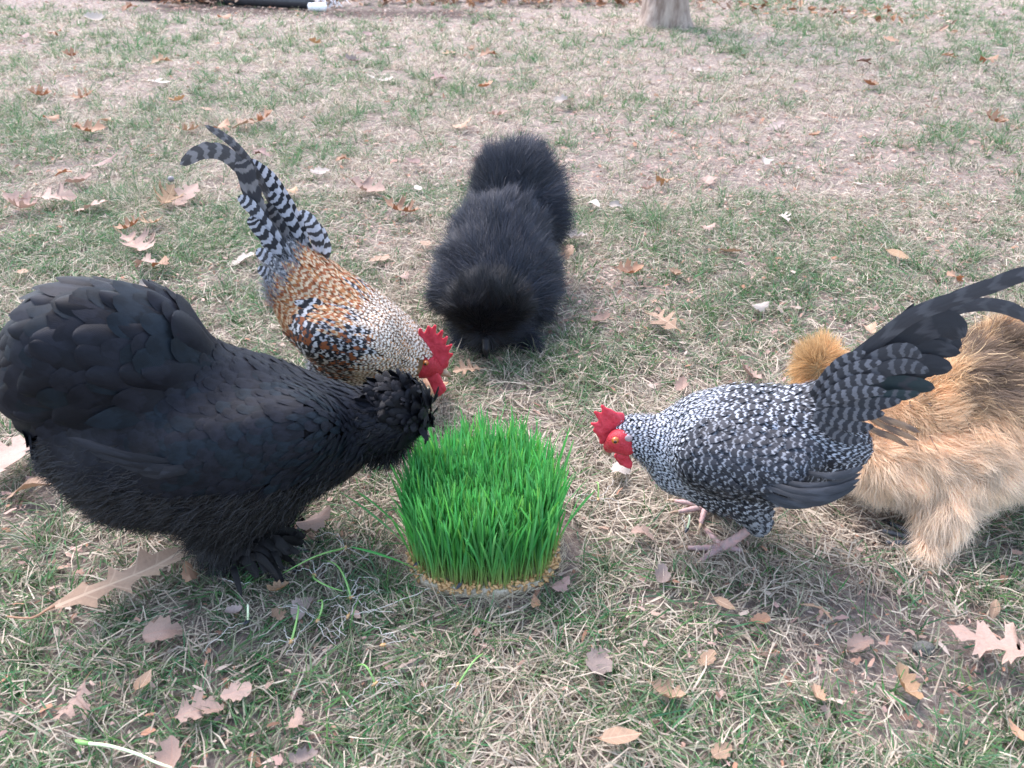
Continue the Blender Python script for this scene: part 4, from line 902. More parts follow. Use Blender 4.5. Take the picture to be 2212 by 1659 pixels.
def flE(P, N, reg, u, v, r):
    n = len(P); cl = fbm(P[:, 0]+P[:, 2]*.8, P[:, 1]*.7+P[:, 2], 26, 15, 3); cl2 = fbm(P[:, 0]*.8-P[:, 2], P[:, 1]+P[:, 2]*.6, 55, 25, 2)
    gold = np.array([.76, .53, .32]); pale = np.array([.88, .74, .59]); grey = np.array([.13, .10, .085])
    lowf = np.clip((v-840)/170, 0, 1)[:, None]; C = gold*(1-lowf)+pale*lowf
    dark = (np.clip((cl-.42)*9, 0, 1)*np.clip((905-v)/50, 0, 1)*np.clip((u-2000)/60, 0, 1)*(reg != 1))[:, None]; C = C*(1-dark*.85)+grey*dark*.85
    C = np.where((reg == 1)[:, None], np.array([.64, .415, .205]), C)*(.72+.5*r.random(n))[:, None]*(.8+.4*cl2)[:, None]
    fl, _ = E.flow_reg(P); hc_ = nC(1765, 795, 1, .955)[0]; fl = np.where((reg == 1)[:, None], unit(P-hc_)+np.array([.1, 0, .25]), fl); c3 = fbm(P[:, 0]*.9+P[:, 2]*.3, P[:, 1]-P[:, 2]*.8, 38, 55, 2); fl = fl+np.stack([cl2-.5, 0*cl, c3-.5], 1)*3.4
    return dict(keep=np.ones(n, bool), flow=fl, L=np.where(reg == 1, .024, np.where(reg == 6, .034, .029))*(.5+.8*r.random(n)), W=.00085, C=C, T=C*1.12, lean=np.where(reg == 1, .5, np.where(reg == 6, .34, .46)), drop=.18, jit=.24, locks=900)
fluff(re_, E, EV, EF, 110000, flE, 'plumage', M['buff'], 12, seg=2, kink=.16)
def wsE(P, N, reg, u, v, r):
    n = len(P); k = ((reg == 3) | (reg == 4)) & (v < 930) & (u > 1890)
    C = np.where((r.random(n) < .55)[:, None], [.74, .55, .34], [.13, .10, .085])*(.7+.6*r.random(n))[:, None]
    return dict(keep=k, L=.034*(.6+.8*r.random(n)), W=.0021, C=C, lean=.40, drop=.35, jit=.60)
fluff(re_, E, EV, EF, 7000, wsE, 'loose_feather_tips', M['buff'], 13, 5, .22)
for j, (pts, w) in enumerate((([(1860, 890), (1900, 915), (1945, 935), (1985, 952)], 8), ([(1850, 905), (1890, 930), (1930, 945), (1965, 965)], 8), ([(1865, 880), (1910, 905), (1955, 920), (1990, 935)], 8))):
    q = [nC(u, v, 1, .745+.012*i)[0] for i, (u, v) in enumerate(pts)]; plume_obj('wing_feather', re_, q, w*mpp(q[0]), (-.2, -1, .6), (.24, .155, .10), (.13, .09, .07), (2, .2*j, .3), M['feather'], 'oval', .3, 10)
b0 = nC(1735, 828, 1, .985)[0]; lobe(re_, 'beak', [(b0, .007, b0+np.array([-.018, -.002, -.008]), .0015)], M['dark_horn'], np.array([0, 1., 0]), b0, .8, .004, .0015)
ball(re_, 'eye', nC(1745, 815, 1, .985)[0], .004, M['pupil'])
for ak, kn in ((np.array([.545, .785, .012]), nC(2035, 1110, 1, .80)[0]), (np.array([.50, .91, .012]), nC(1900, 1060, 1, .91)[0])):
    F_ = unit(np.array([[-.85, .5, 0]]))[0]; S_ = np.array([.5, .85, 0])
    shank(re_, kn, ak, [[ak+F_*.025+S_*.014, ak+F_*.05+S_*.024-UPV*.004], [ak+F_*.03, ak+F_*.058-UPV*.004], [ak+F_*.025-S_*.014, ak+F_*.05-S_*.024-UPV*.004], [ak-F_*.015, ak-F_*.027-UPV*.003]], .006, M['slate_shank'], M['dark_horn'])
# ================================================================ fallen leaves
def leaf_mat(name, c, under, vein):
    m, nt, out = new_mat(name); fuv = attr(nt, 'fuv'); sx = nd(nt, 'ShaderNodeSeparateXYZ'); nt.links.new(fuv.outputs['Vector'], sx.inputs[0]); x, y, _ = sx.outputs
    oi = nd(nt, 'ShaderNodeObjectInfo'); tc = nd(nt, 'ShaderNodeTexCoord'); n = nd(nt, 'ShaderNodeTexNoise', Scale=38.0, Detail=5.0, Roughness=.65); n.noise_dimensions = '4D'
    nt.links.new(tc.outputs['Object'], n.inputs['Vector']); nt.links.new(math_(nt, 'MULTIPLY', oi.outputs['Random'], 50.0), n.inputs['W'])
    cc = mixc(nt, math_(nt, 'MULTIPLY_ADD', n.outputs['Fac'], 3.0, -1.15, True), c, tuple(v*.62 for v in c))
    ge = nd(nt, 'ShaderNodeNewGeometry'); cc = mixc(nt, ge.outputs['Backfacing'], cc, mixc(nt, math_(nt, 'MULTIPLY_ADD', n.outputs['Fac'], 2.4, -.8, True), under, tuple(v*.7 for v in under)))
    ya = math_(nt, 'ABSOLUTE', y); mid = math_(nt, 'LESS_THAN', ya, .009)
    sv = math_(nt, 'ABSOLUTE', math_(nt, 'SUBTRACT', math_(nt, 'FRACT', math_(nt, 'MULTIPLY', math_(nt, 'SUBTRACT', x, math_(nt, 'MULTIPLY', ya, .9)), 6.0)), .5)); sv = math_(nt, 'LESS_THAN', sv, .045)
    cc = mixc(nt, math_(nt, 'MULTIPLY', math_(nt, 'MAXIMUM', mid, math_(nt, 'MULTIPLY', sv, .5)), .7), cc, vein)
    hv = nd(nt, 'ShaderNodeHueSaturation'); nt.links.new(cc, hv.inputs['Color']); nt.links.new(math_(nt, 'MULTIPLY_ADD', oi.outputs['Random'], .4, .8), hv.inputs['Value'])
    p = nd(nt, 'ShaderNodeBsdfPrincipled', Roughness=.62); p.inputs['Specular IOR Level'].default_value = .3; nt.links.new(hv.outputs[0], p.inputs['Base Color'])
    b = nd(nt, 'ShaderNodeBump', Strength=.5, Distance=.001); nt.links.new(n.outputs['Fac'], b.inputs['Height']); nt.links.new(b.outputs[0], p.inputs['Normal'])
    t = nd(nt, 'ShaderNodeBsdfTranslucent'); nt.links.new(hv.outputs[0], t.inputs['Color']); mx = nd(nt, 'ShaderNodeMixShader'); mx.inputs[0].default_value = .15
    nt.links.new(p.outputs[0], mx.inputs[1]); nt.links.new(t.outputs[0], mx.inputs[2]); nt.links.new(mx.outputs[0], out.inputs[0]); return m
LM = {'tan': leaf_mat('tan_dry_leaf', (.34, .20, .12), (.36, .23, .15), (.50, .36, .25)), 'pink': leaf_mat('pinkish_dry_leaf', (.37, .235, .18), (.39, .265, .21), (.42, .24, .18)), 'rust': leaf_mat('rust_dry_leaf', (.31, .125, .06), (.42, .24, .15), (.38, .2, .11)),
      'dark': leaf_mat('dark_dry_leaf', (.16, .085, .062), (.34, .22, .19), (.25, .15, .1)), 'pale': leaf_mat('bleached_leaf', (.41, .335, .28), (.45, .38, .325), (.52, .40, .3)), 'grey': leaf_mat('greyish_dry_leaf', (.27, .20, .175), (.31, .24, .21), (.3, .22, .2)),
      'orange': leaf_mat('orange_tan_leaf', (.36, .185, .085), (.40, .25, .145), (.5, .34, .2))}
HALF = {
 'oak': [(0, .008), (.07, .022), (.13, .05), (.20, .19), (.235, .14), (.26, .20), (.25, .07), (.30, .055), (.37, .20), (.42, .36), (.455, .29), (.50, .37), (.49, .26), (.48, .09), (.53, .065), (.62, .18), (.68, .31), (.71, .24), (.76, .30), (.73, .18), (.72, .07), (.80, .10), (.88, .15), (.90, .09), (1., .0)],
 'wide': [(0, .01), (.06, .05), (.12, .16), (.20, .27), (.22, .20), (.28, .26), (.30, .14), (.36, .16), (.45, .36), (.50, .40), (.53, .32), (.60, .36), (.58, .20), (.63, .16), (.72, .26), (.80, .28), (.80, .18), (.88, .14), (1., .0)],
 'slim': [(0, .008), (.10, .03), (.20, .055), (.28, .13), (.31, .07), (.42, .07), (.50, .16), (.53, .09), (.62, .075), (.72, .15), (.75, .085), (.88, .06), (1., .0)],
 'plain': [(0, .01), (.08, .07), (.20, .16), (.35, .21), (.5, .22), (.65, .19), (.8, .13), (.92, .05), (1., .0)],
 'torn': [(0, .04), (.05, .18), (.20, .26), (.28, .21), (.40, .34), (.52, .28), (.62, .33), (.70, .16), (.85, .20), (.95, .08), (1., .03)]}
def leaf_mesh(shape, seed, bend, cup, twist, asym=.2):
    r = np.random.default_rng(seed); V = []; U = []; F = []; rows = [0, .35, .7, 1.0]
    for sd_ in (1, -1):
        h = np.array(HALF[shape]); m_ = len(h); h = h+np.clip(r.normal(size=h.shape)*.012, -.02, .02)*(h[:, 1:] > .03); h[:, 1] *= 1+sd_*asym*(r.random()-.3)
        h = np.vstack([h]); mx = np.maximum.accumulate(np.clip(h[:, 0]-.30*h[:, 1]*(h[:, 1] > .1), 0, 1)); mx[-1] = 1; base = len(V)
        for i in range(m_):
            for q in rows: p = np.array([mx[i]*(1-q)+h[i, 0]*q, sd_*h[i, 1]*q]); V.append(p); U.append([p[0], p[1], 0])
        for i in range(m_-1):
            for j in range(3):
                f = [base+i*4+j, base+(i+1)*4+j, base+(i+1)*4+j+1, base+i*4+j+1]; F.append(f if sd_ < 0 else f[::-1])
    P = np.array(V); x = P[:, 0]-.5; y = P[:, 1]
    w1, w2, w3 = r.normal(size=3)
    z = bend*(x**2)*1.1+cup*(y**2)*2.6+twist*x*y*1.6+.022*np.sin(9*x+w1*3)*np.abs(y)/.2+.016*np.sin(17*y+6*x+w2*5)+.5*np.abs(y)**1.5*.25*np.sign(cup+.01)
    L_ = np.stack([x*(1-.35*bend*bend*x*x), y*(1-.8*cup*cup*y*y*3), z], 1)
    L_[:, 2] -= L_[:, 2].min()
    return L_, np.array(F), np.array(U)
def stalk_mesh(L_, r):
    b = L_[0]; V, F = tube(spline([b+np.array([.06, 0, .004]), b, b+np.array([-.09, .02*r.normal(), .01]), b+np.array([-.2, .06*r.normal(), .0])], 7), np.linspace(.009, .006, 7), 5); return V, F
LEAFV = []
lr = np.random.default_rng(99)
for sh, n in (('oak', 7), ('wide', 6), ('slim', 4), ('plain', 4), ('torn', 5)):
    for i in range(n):
        L_, F_, U_ = leaf_mesh(sh, 100+i*7+len(sh), [.15, .6, -.4, .5, .8, -.2, .5][i], [.1, .6, .5, -.5, .9, .3, .6][i], [.0, .4, -.5, .3, -.2, .8, -.9][i])
        LEAFV.append((sh, i, L_, F_, U_, stalk_mesh(L_, lr)))
_lc = {}
def leaf(shape, var, u, v, px, rot, colour, label, z=.012, tilt=(0, 0), name='oak_leaf', stretch=1.0, group=None, stalk=True):
    c = [q for q in LEAFV if q[0] == shape]; _, i, L_, F_, U_, st = c[var % len(c)]
    key = (shape, i, colour)
    if key not in _lc:
        me = mesh_from('leaf', L_, F_, dict(fuv=U_)); me.materials.append(LM[colour]); ms = mesh_from('stalk', st[0], st[1]); ms.materials.append(M['twig']); _lc[key] = (me, ms)
    me, ms = _lc[key]; g = ground(u, v, z+.014); s = px*mpp(g)
    o = bpy.data.objects.new(name, me); col.objects.link(o); o.location = (g[0], g[1], float(gz(g[0], g[1]))+z+.010); o.rotation_euler = (tilt[0], tilt[1], math.radians(rot)); o.scale = (s, s*stretch, s)
    tag(o, label, 'leaf', group or 'fallen leaves on the lawn')
    if stalk and px > 40 and shape != 'torn':
        t = bpy.data.objects.new('stalk', ms); col.objects.link(t); t.parent = o
    return o
M['twig'] = plain_mat('leaf_stalk', (.30, .16, .09), .6, .3, 90, .3)
LEAVES = [  # shape, variant, u, v, length in px, heading, colour, label, (z)
 ('oak', 0, 2165, 1392, 210, 150, 'pink', 'large pink-tan oak leaf with pointed lobes lying flat at the right edge near the bottom', .026),
 ('slim', 0, 262, 1256, 300, 44, 'tan', 'long narrow tan oak leaf below the black hen\'s fluffy belly', .030, 1.45),
 ('wide', 0, 22, 985, 175, 60, 'pink', 'large pale pinkish leaf half behind the black hen at the left edge', .03),
 ('plain', 2, 75, 1060, 130, 8, 'tan', 'thin tan leaf edge lying under the pale leaf at the left edge', .012),
 ('oak', 5, 1430, 690, 105, 120, 'tan', 'pale tan star-shaped oak leaf above the speckled rooster\'s back', .022),
 ('oak', 3, 168, 1538, 110, 250, 'pink', 'pinkish tan three-pointed oak leaf near the bottom left corner', .016),
 ('wide', 2, 430, 1540, 100, 15, 'pink', 'pink scalloped leaf piece left of the bottom middle', .014),
 ('torn', 0, 510, 1493, 66, 200, 'pink', 'small pinkish torn leaf just above the pink scalloped leaf', .014),
 ('torn', 1, 370, 1640, 95, 100, 'pink', 'pinkish blunt leaf beside the long pale sprout at the bottom', .012),
 ('torn', 2, 352, 1366, 85, 30, 'pink', 'pink triangular leaf piece below the black hen\'s foot', .016),
 ('plain', 1, 310, 1473, 62, 80, 'tan', 'upright tan leaf tip among grass, left lower lawn', .014),
 ('torn', 3, 408, 1240, 56, 120, 'rust', 'rust brown leaf scrap beside the hen\'s feathered foot', .008),
 ('torn', 4, 602, 1270, 50, 30, 'orange', 'small orange-tan leaf just under the hen\'s foot feathers', .018),
 ('torn', 0, 601, 1325, 48, 300, 'tan', 'small tan leaf below the orange-tan one by the hen\'s foot', .014),
 ('torn', 2, 655, 1312, 66, 70, 'grey', 'grey weathered leaf left of the wheatgrass mat', .008),
 ('torn', 1, 506, 1318, 40, 10, 'grey', 'small grey leaf bit between the hen\'s foot and the sprouts', .010),
 ('torn', 3, 685, 1124, 80, 25, 'pink', 'pinkish tan leaf under the black hen\'s breast', .012),
 ('torn', 0, 1297, 1428, 95, 60, 'grey', 'dull pinkish leaf half buried in grass right of bottom centre', .008),
 ('wide', 4, 1440, 1500, 82, 340, 'tan', 'curled tan leaf right of the half-buried dull leaf', .012),
 ('plain', 4, 1340, 1592, 98, 8, 'tan', 'crescent-curled tan leaf near the bottom, right of centre', .018),
 ('torn', 4, 1768, 1502, 56, 90, 'tan', 'small flat tan leaf piece in the lower right lawn', .012),
 ('plain', 1, 2195, 1582, 60, 110, 'rust', 'narrow rust leaf at the right edge near the bottom', .012),
 ('torn', 1, 1432, 1242, 60, 80, 'grey', 'greyish leaf below the speckled rooster\'s near foot', .010),
 ('torn', 2, 1388, 1152, 52, 330, 'pink', 'small pinkish leaf left of the speckled rooster\'s near foot', .012),
 ('plain', 3, 1158, 1300, 50, 100, 'rust', 'rust leaf at the front right rim of the wheatgrass', .012),
 ('torn', 3, 1210, 1265, 55, 40, 'dark', 'dark brown leaf beside the wheatgrass rim, right side', .008),
 ('slim', 2, 1765, 1322, 92, 300, 'tan', 'long thin tan leaf standing out of the grass below the buff chicken', .016),
 ('plain', 0, 1565, 1302, 56, 320, 'tan', 'slim tan leaf right of the greyish leaf below the rooster', .012),
 ('torn', 4, 1955, 1478, 90, 100, 'orange', 'orange-tan leaf pressed flat left of the large pink oak leaf', .008),
 ('plain', 2, 2150, 1310, 50, 60, 'tan', 'slender tan leaf just above the large pink oak leaf', .012),
 ('torn', 0, 1530, 1420, 52, 45, 'tan', 'tan leaf scrap in the middle of the lower right lawn', .010),
 ('torn', 1, 1640, 1340, 50, 200, 'rust', 'brown leaf scrap under the speckled rooster, lower right lawn', .008),
 ('torn', 2, 1860, 1390, 60, 10, 'pink', 'pink-brown leaf scrap in the bare patch at right', .008),
 ('torn', 3, 640, 1560, 56, 80, 'pink', 'pinkish leaf scrap in the lower lawn left of centre', .010),
 ('torn', 4, 655, 1640, 66, 30, 'grey', 'greyish pink leaf at the bottom edge left of centre', .010),
 ('torn', 0, 1560, 1620, 55, 30, 'tan', 'tan leaf scrap near the bottom edge right of centre', .010),
 ('oak', 2, 1010, 797, 70, 200, 'tan', 'tan pointed leaf between the orange rooster\'s comb and the black fluffy chicken', .020),
 ('wide', 3, 945, 842, 70, 330, 'rust', 'rust orange leaf right under the orange rooster\'s beak', .012),
 ('torn', 3, 1340, 1012, 72, 70, 'pale', 'pale tan leaf under the speckled rooster\'s beak', .014),
 ('torn', 1, 1475, 826, 48, 70, 'pink', 'pink leaf tip behind the speckled rooster\'s shoulder', .02),
 ('wide', 4, 1360, 586, 66, 10, 'rust', 'dark rust curled leaf right of the fluffy black chicken', .02),
 ('torn', 4, 1240, 515, 62, 20, 'pale', 'white curled leaf touching the fluffy black chicken\'s right flank', .018),
 ('torn', 2, 1225, 545, 45, 60, 'tan', 'tan leaf just below the white curled leaf', .010),
 ('plain', 4, 920, 528, 52, 80, 'tan', 'tan curled leaf left of the fluffy black chicken', .018),
 ('oak', 4, 865, 457, 92, 345, 'rust', 'bright rust oak leaf on edge behind the orange rooster\'s back', .018),
 ('wide', 1, 790, 410, 88, 350, 'pink', 'crumpled pink-brown oak leaf above the rooster\'s back', .018),
 ('torn', 0, 692, 372, 45, 40, 'pale', 'pale leaf right of the barred tail', .016),
 ('plain', 0, 903, 407, 35, 120, 'pale', 'small pale leaf left of the fluffy black chicken\'s tail', .016),
 ('torn', 1, 893, 352, 36, 150, 'dark', 'dark leaf bit above the small pale leaf', .014),
 ('torn', 2, 742, 345, 34, 0, 'rust', 'little rust leaf above the crumpled pink-brown leaf', .014),
 ('torn', 3, 624, 418, 50, 60, 'orange', 'orange-tan leaf seen just right of the barred tail feathers', .016),
 ('torn', 4, 586, 652, 48, 80, 'orange', 'orange leaf against the orange rooster\'s left flank', .014),
 ('torn', 0, 520, 562, 66, 10, 'pale', 'bleached tan leaf left of the barred tail base', .006),
 ('oak', 1, 360, 430, 96, 95, 'orange', 'tan-orange oak leaf standing up, left of the barred tail', .020),
 ('wide', 0, 402, 420, 80, 60, 'pink', 'broad pink leaf overlapping the tan-orange upright leaf', .022),
 ('oak', 4, 279, 488, 66, 10, 'rust', 'rust curled leaf above the pile of leaves at left', .014),
 ('oak', 6, 328, 480, 70, 70, 'orange', 'orange star-shaped leaf right of the rust curled leaf', .018),
 ('oak', 1, 300, 530, 108, 330, 'pink', 'large pinkish brown oak leaf in the leaf pile at left', .018),
 ('torn', 2, 316, 570, 58, 330, 'pink', 'pale pink curled leaf at the foot of the leaf pile', .016),
 ('torn', 3, 350, 573, 50, 80, 'rust', 'dark rust leaf right of the pale pink curled leaf', .016),
 ('torn', 4, 320, 617, 36, 0, 'pale', 'small white leaf just above the black hen\'s back', .014),
 ('torn', 0, 48, 582, 34, 100, 'tan', 'small tan leaf above the black hen\'s tail', .014),
 ('oak', 5, 112, 428, 100, 20, 'pink', 'pink star-shaped oak leaf at the upper left', .024),
 ('wide', 4, 42, 446, 92, 340, 'pink', 'curled brown-pink leaf left of the pink star leaf', .018),
 ('wide', 0, 198, 444, 82, 10, 'pink', 'flat pink leaf right of the pink star leaf', .018),
 ('slim', 3, 222, 350, 84, 25, 'dark', 'long dark purplish leaf on the upper left lawn', .020),
 ('wide', 5, 136, 370, 42, 60, 'rust', 'small rust leaf left of the long dark leaf', .018),
 ('torn', 1, 172, 386, 58, 30, 'pink', 'pinkish leaf under the long dark leaf', .014),
 ('wide', 1, 192, 283, 70, 20, 'rust', 'crumpled rust leaf on the upper left lawn', .020),
 ('plain', 1, 229, 260, 40, 85, 'tan', 'narrow tan leaf standing up beside the crumpled rust leaf', .012),
 ('oak', 4, 404, 282, 62, 30, 'tan', 'two-toned curled leaf left of the upper sickle feather', .016),
 ('wide', 3, 482, 282, 50, 70, 'rust', 'brown leaf behind the tip of the thin sickle feather', .014),
 ('wide', 5, 526, 268, 56, 50, 'tan', 'tan leaf above the barred tail', .014),
 ('wide', 1, 564, 254, 66, 20, 'rust', 'dark brown oak leaf above the barred tail', .018),
 ('torn', 2, 564, 333, 42, 340, 'dark', 'dark red-brown leaf right of the thin sickle feather', .014),
 ('torn', 3, 110, 257, 36, 60, 'rust', 'small rust leaf, upper left lawn near the edge', .014),
 ('wide', 4, 86, 202, 52, 20, 'rust', 'rust leaf near the upper left edge of the lawn', .014),
 ('oak', 4, 178, 205, 52, 30, 'rust', 'rust curled leaf right of the one by the upper left edge', .014),
 ('oak', 0, 342, 176, 58, 350, 'pale', 'pale tan oak leaf in the upper left lawn', .014),
 ('torn', 4, 385, 215, 38, 20, 'orange', 'orange leaf below the pale tan oak leaf', .012),
 ('torn', 0, 445, 232, 38, 160, 'tan', 'tan leaf right of the orange leaf, upper left lawn', .012),
 ('wide', 2, 350, 135, 48, 20, 'orange', 'orange-brown leaf in the far left lawn', .012),
 ('wide', 4, 155, 120, 38, 0, 'rust', 'rust leaf in the far left lawn', .012),
 ('wide', 5, 52, 80, 38, 330, 'dark', 'dark leaf near the top left corner', .012),
 ('oak', 3, 125, 76, 42, 20, 'rust', 'rust leaf right of the dark corner leaf', .012),
 ('torn', 1, 205, 40, 42, 10, 'pale', 'whitish leaf near the top left', .012),
 ('torn', 2, 282, 18, 36, 20, 'rust', 'brown leaf in front of the black pipe', .012),
 ('torn', 3, 485, 41, 32, 50, 'rust', 'brown leaf by the dark soil below the pipe', .012),
 ('wide', 1, 682, 92, 40, 60, 'orange', 'orange-brown leaf in the far lawn above the barred tail', .012),
 ('torn', 0, 795, 72, 32, 80, 'dark', 'upright dark leaf in the far middle lawn', .014),
 ('torn', 4, 762, 130, 36, 0, 'grey', 'greyish leaf in the far middle lawn', .012),
 ('slim', 1, 820, 172, 66, 350, 'pale', 'long bleached leaf in the far middle lawn', .012),
 ('wide', 0, 970, 113, 34, 30, 'orange', 'orange leaf in the far lawn, leftmost of a loose row of three', .012),
 ('wide', 4, 1020, 108, 34, 90, 'tan', 'tan leaf, middle one of a loose row of three in the far lawn', .012),
 ('wide', 2, 1056, 118, 42, 10, 'rust', 'rust leaf, rightmost of a loose row of three in the far lawn', .012),
 ('wide', 5, 947, 170, 46, 40, 'dark', 'dark pinkish leaf in the lawn above the fluffy black chicken, left', .012),
 ('torn', 1, 1050, 183, 36, 20, 'rust', 'brown leaf straight above the fluffy black chicken', .012),
 ('wide', 1, 1076, 244, 50, 20, 'pink', 'purplish pink leaf just above the fluffy black chicken\'s tail', .016),
 ('torn', 3, 1005, 273, 48, 350, 'tan', 'tan leaf left above the fluffy black chicken\'s tail', .012),
 ('torn', 2, 1218, 221, 48, 10, 'pale', 'white leaf right above the fluffy black chicken\'s tail', .012),
 ('wide', 1, 1496, 153, 42, 340, 'pale', 'white curled leaf in front of the tree trunk', .014),
 ('oak', 5, 2051, 120, 48, 20, 'rust', 'rust star leaf in the far right lawn', .014),
 ('wide', 3, 2135, 136, 44, 10, 'rust', 'brown leaf right of the rust star leaf, far right lawn', .014),
 ('torn', 0, 1926, 82, 36, 0, 'rust', 'brown leaf in the farthest right lawn', .012),
 ('wide', 5, 1866, 133, 42, 20, 'dark', 'dark leaf in the far right lawn', .012),
 ('torn', 1, 1881, 180, 40, 20, 'rust', 'rust leaf below the dark one in the far right lawn', .012),
 ('wide', 4, 2147, 258, 56, 350, 'rust', 'dark rust leaf by the right edge, upper lawn', .016),
 ('slim', 0, 1876, 400, 74, 325, 'pale', 'white bent dry strip of leaf in the right lawn', .014),
 ('wide', 2, 1657, 350, 40, 60, 'pale', 'small bleached lobed leaf in the right lawn', .012),
 ('wide', 3, 1436, 392, 44, 10, 'orange', 'orange-tan leaf right of the fluffy black chicken\'s tail', .012),
 ('torn', 4, 1402, 402, 46, 30, 'pink', 'pinkish leaf left of the orange-tan leaf', .012),
 ('wide', 0, 1531, 383, 50, 80, 'pink', 'pink leaf in the lawn right of the black fluffy chicken', .012),
 ('torn', 0, 1676, 266, 44, 20, 'grey', 'grey-pink leaf in the upper right lawn', .012),
 ('torn', 1, 1761, 286, 26, 0, 'rust', 'small round rust leaf in the upper right lawn', .012),
 ('oak', 2, 1692, 476, 52, 100, 'pale', 'pale star leaf in the middle right lawn', .014),
 ('plain', 2, 1284, 440, 46, 300, 'pale', 'white slim leaf right of the fluffy chicken\'s tail, left of a pair', .014),
 ('torn', 2, 1331, 443, 30, 0, 'pale', 'small white leaf, right of a pair by the fluffy chicken', .014),
 ('plain', 4, 1940, 551, 58, 320, 'orange', 'orange-tan rolled leaf in the right lawn above the tail feathers', .014),
 ('torn', 3, 1530, 497, 34, 20, 'pink', 'pinkish leaf in the middle right lawn', .012),
 ('torn', 4, 1460, 590, 40, 120, 'tan', 'tan leaf piece above the star-shaped tan leaf', .010),
 ('torn', 0, 1580, 545, 50, 340, 'tan', 'tan shred leaf in the bare patch above the speckled rooster', .010),
 ('torn', 1, 1300, 690, 46, 20, 'pink', 'pinkish leaf in the bare patch left of the star-shaped leaf', .010),
 ('torn', 2, 1880, 705, 44, 80, 'tan', 'tan leaf standing right behind the speckled rooster\'s tail', .014),
 ('torn', 3, 1640, 660, 46, 20, 'pale', 'pale leaf scrap above the buff chicken\'s crest', .010),
 ('torn', 1, 1620, 800, 56, 320, 'pink', 'pinkish leaf left of the buff chicken\'s crest', .010),
 ('torn', 2, 2060, 600, 46, 10, 'rust', 'small rust leaf above the long tail feather at right', .010),
 ('torn', 0, 820, 560, 46, 200, 'tan', 'tan leaf between the orange rooster and the fluffy black chicken', .010),
 ('torn', 3, 870, 600, 40, 60, 'pink', 'small pinkish leaf beside the fluffy black chicken\'s left side', .010),
]
for q in LEAVES:
    sh, var, u, v, px, rot, cl, lb = q[:8]; z = q[8] if len(q) > 8 else .012
    leaf(sh, var, u, v, px, rot, cl, lb, z, (lr.normal()*.18, lr.normal()*.18), 'oak_leaf' if sh in ('oak', 'wide', 'slim') else 'fallen_leaf', q[9] if len(q) > 9 else 1.0)
# grey acorn-like ball on the pink leaf, dark pebble, bits of bark
def pebble(name, u, v, r, mat, label, cat, z=0., sq=(1, .8, .6), seed=0):
    g = ground(u, v); b = Body(.01); rr = np.random.default_rng(seed); b.cone(g+np.array([0, 0, z+r*.5]), r, g+rr.normal(size=3)*r*.3+np.array([0, 0, z+r*.5]), r*.8)
    e = g+np.array([0, 0, z]); V, F = b.mesh(r/5); V = (V-e)*np.array(sq); o = link(name, mesh_from(name, V, F), mat, None, e); tag(o, label, cat); return o
M['pebble'] = plain_mat('dark_rough_stone', (.07, .065, .06), .85, .2, 300, .6, .8, c2=(.20, .19, .16))
pebble('pebble', 1992, 1412, .014, M['pebble'], 'dark rough pebble in the bare patch left of the large pink leaf', 'pebble', .004, (1, .7, .6), 2)
pebble('acorn', 376, 416, .009, plain_mat('grey_acorn', (.22, .19, .19), .5, .4), 'small grey ball like an acorn on the broad pink leaf', 'acorn', .035, (1, 1, 1), 1)
M['barkchip'] = plain_mat('weathered_wood', (.30, .24, .20), .9, .1, 90, .5, .8, c2=(.15, .11, .09))
def chip(u, v, L, w, rot, label):
    g = ground(u, v); s = mpp(g); L *= s; w *= s; x = np.linspace(-.5, .5, 7); V = []
    for i, t in enumerate(x):
        ww = w*(.35+.65*abs(math.sin(i*1.7+1)))*(1-.5*abs(t)); V += [[t*L, -ww, .004], [t*L, -ww*.3, .010], [t*L, ww*.8, .007], [t*L, ww*.4, .0]]
    F = [[i*4+j, i*4+(j+1) % 4, (i+1)*4+(j+1) % 4, (i+1)*4+j] for i in range(6) for j in range(4)]+[[0, 1, 2, 3], [24, 27, 26, 25]]
    o = link('bark_chip', mesh_from('bark_chip', V, np.array(F), smooth=False), M['barkchip'], None, (g[0], g[1], .012)); o.rotation_euler = (.1, -.1, math.radians(rot)); tag(o, label, 'bark')
chip(885, 1458, 64, 13, 30, 'wedge of weathered grey bark in the lawn below the wheatgrass')
chip(1150, 1570, 46, 6, 100, 'thin dark bark sliver near the bottom centre')
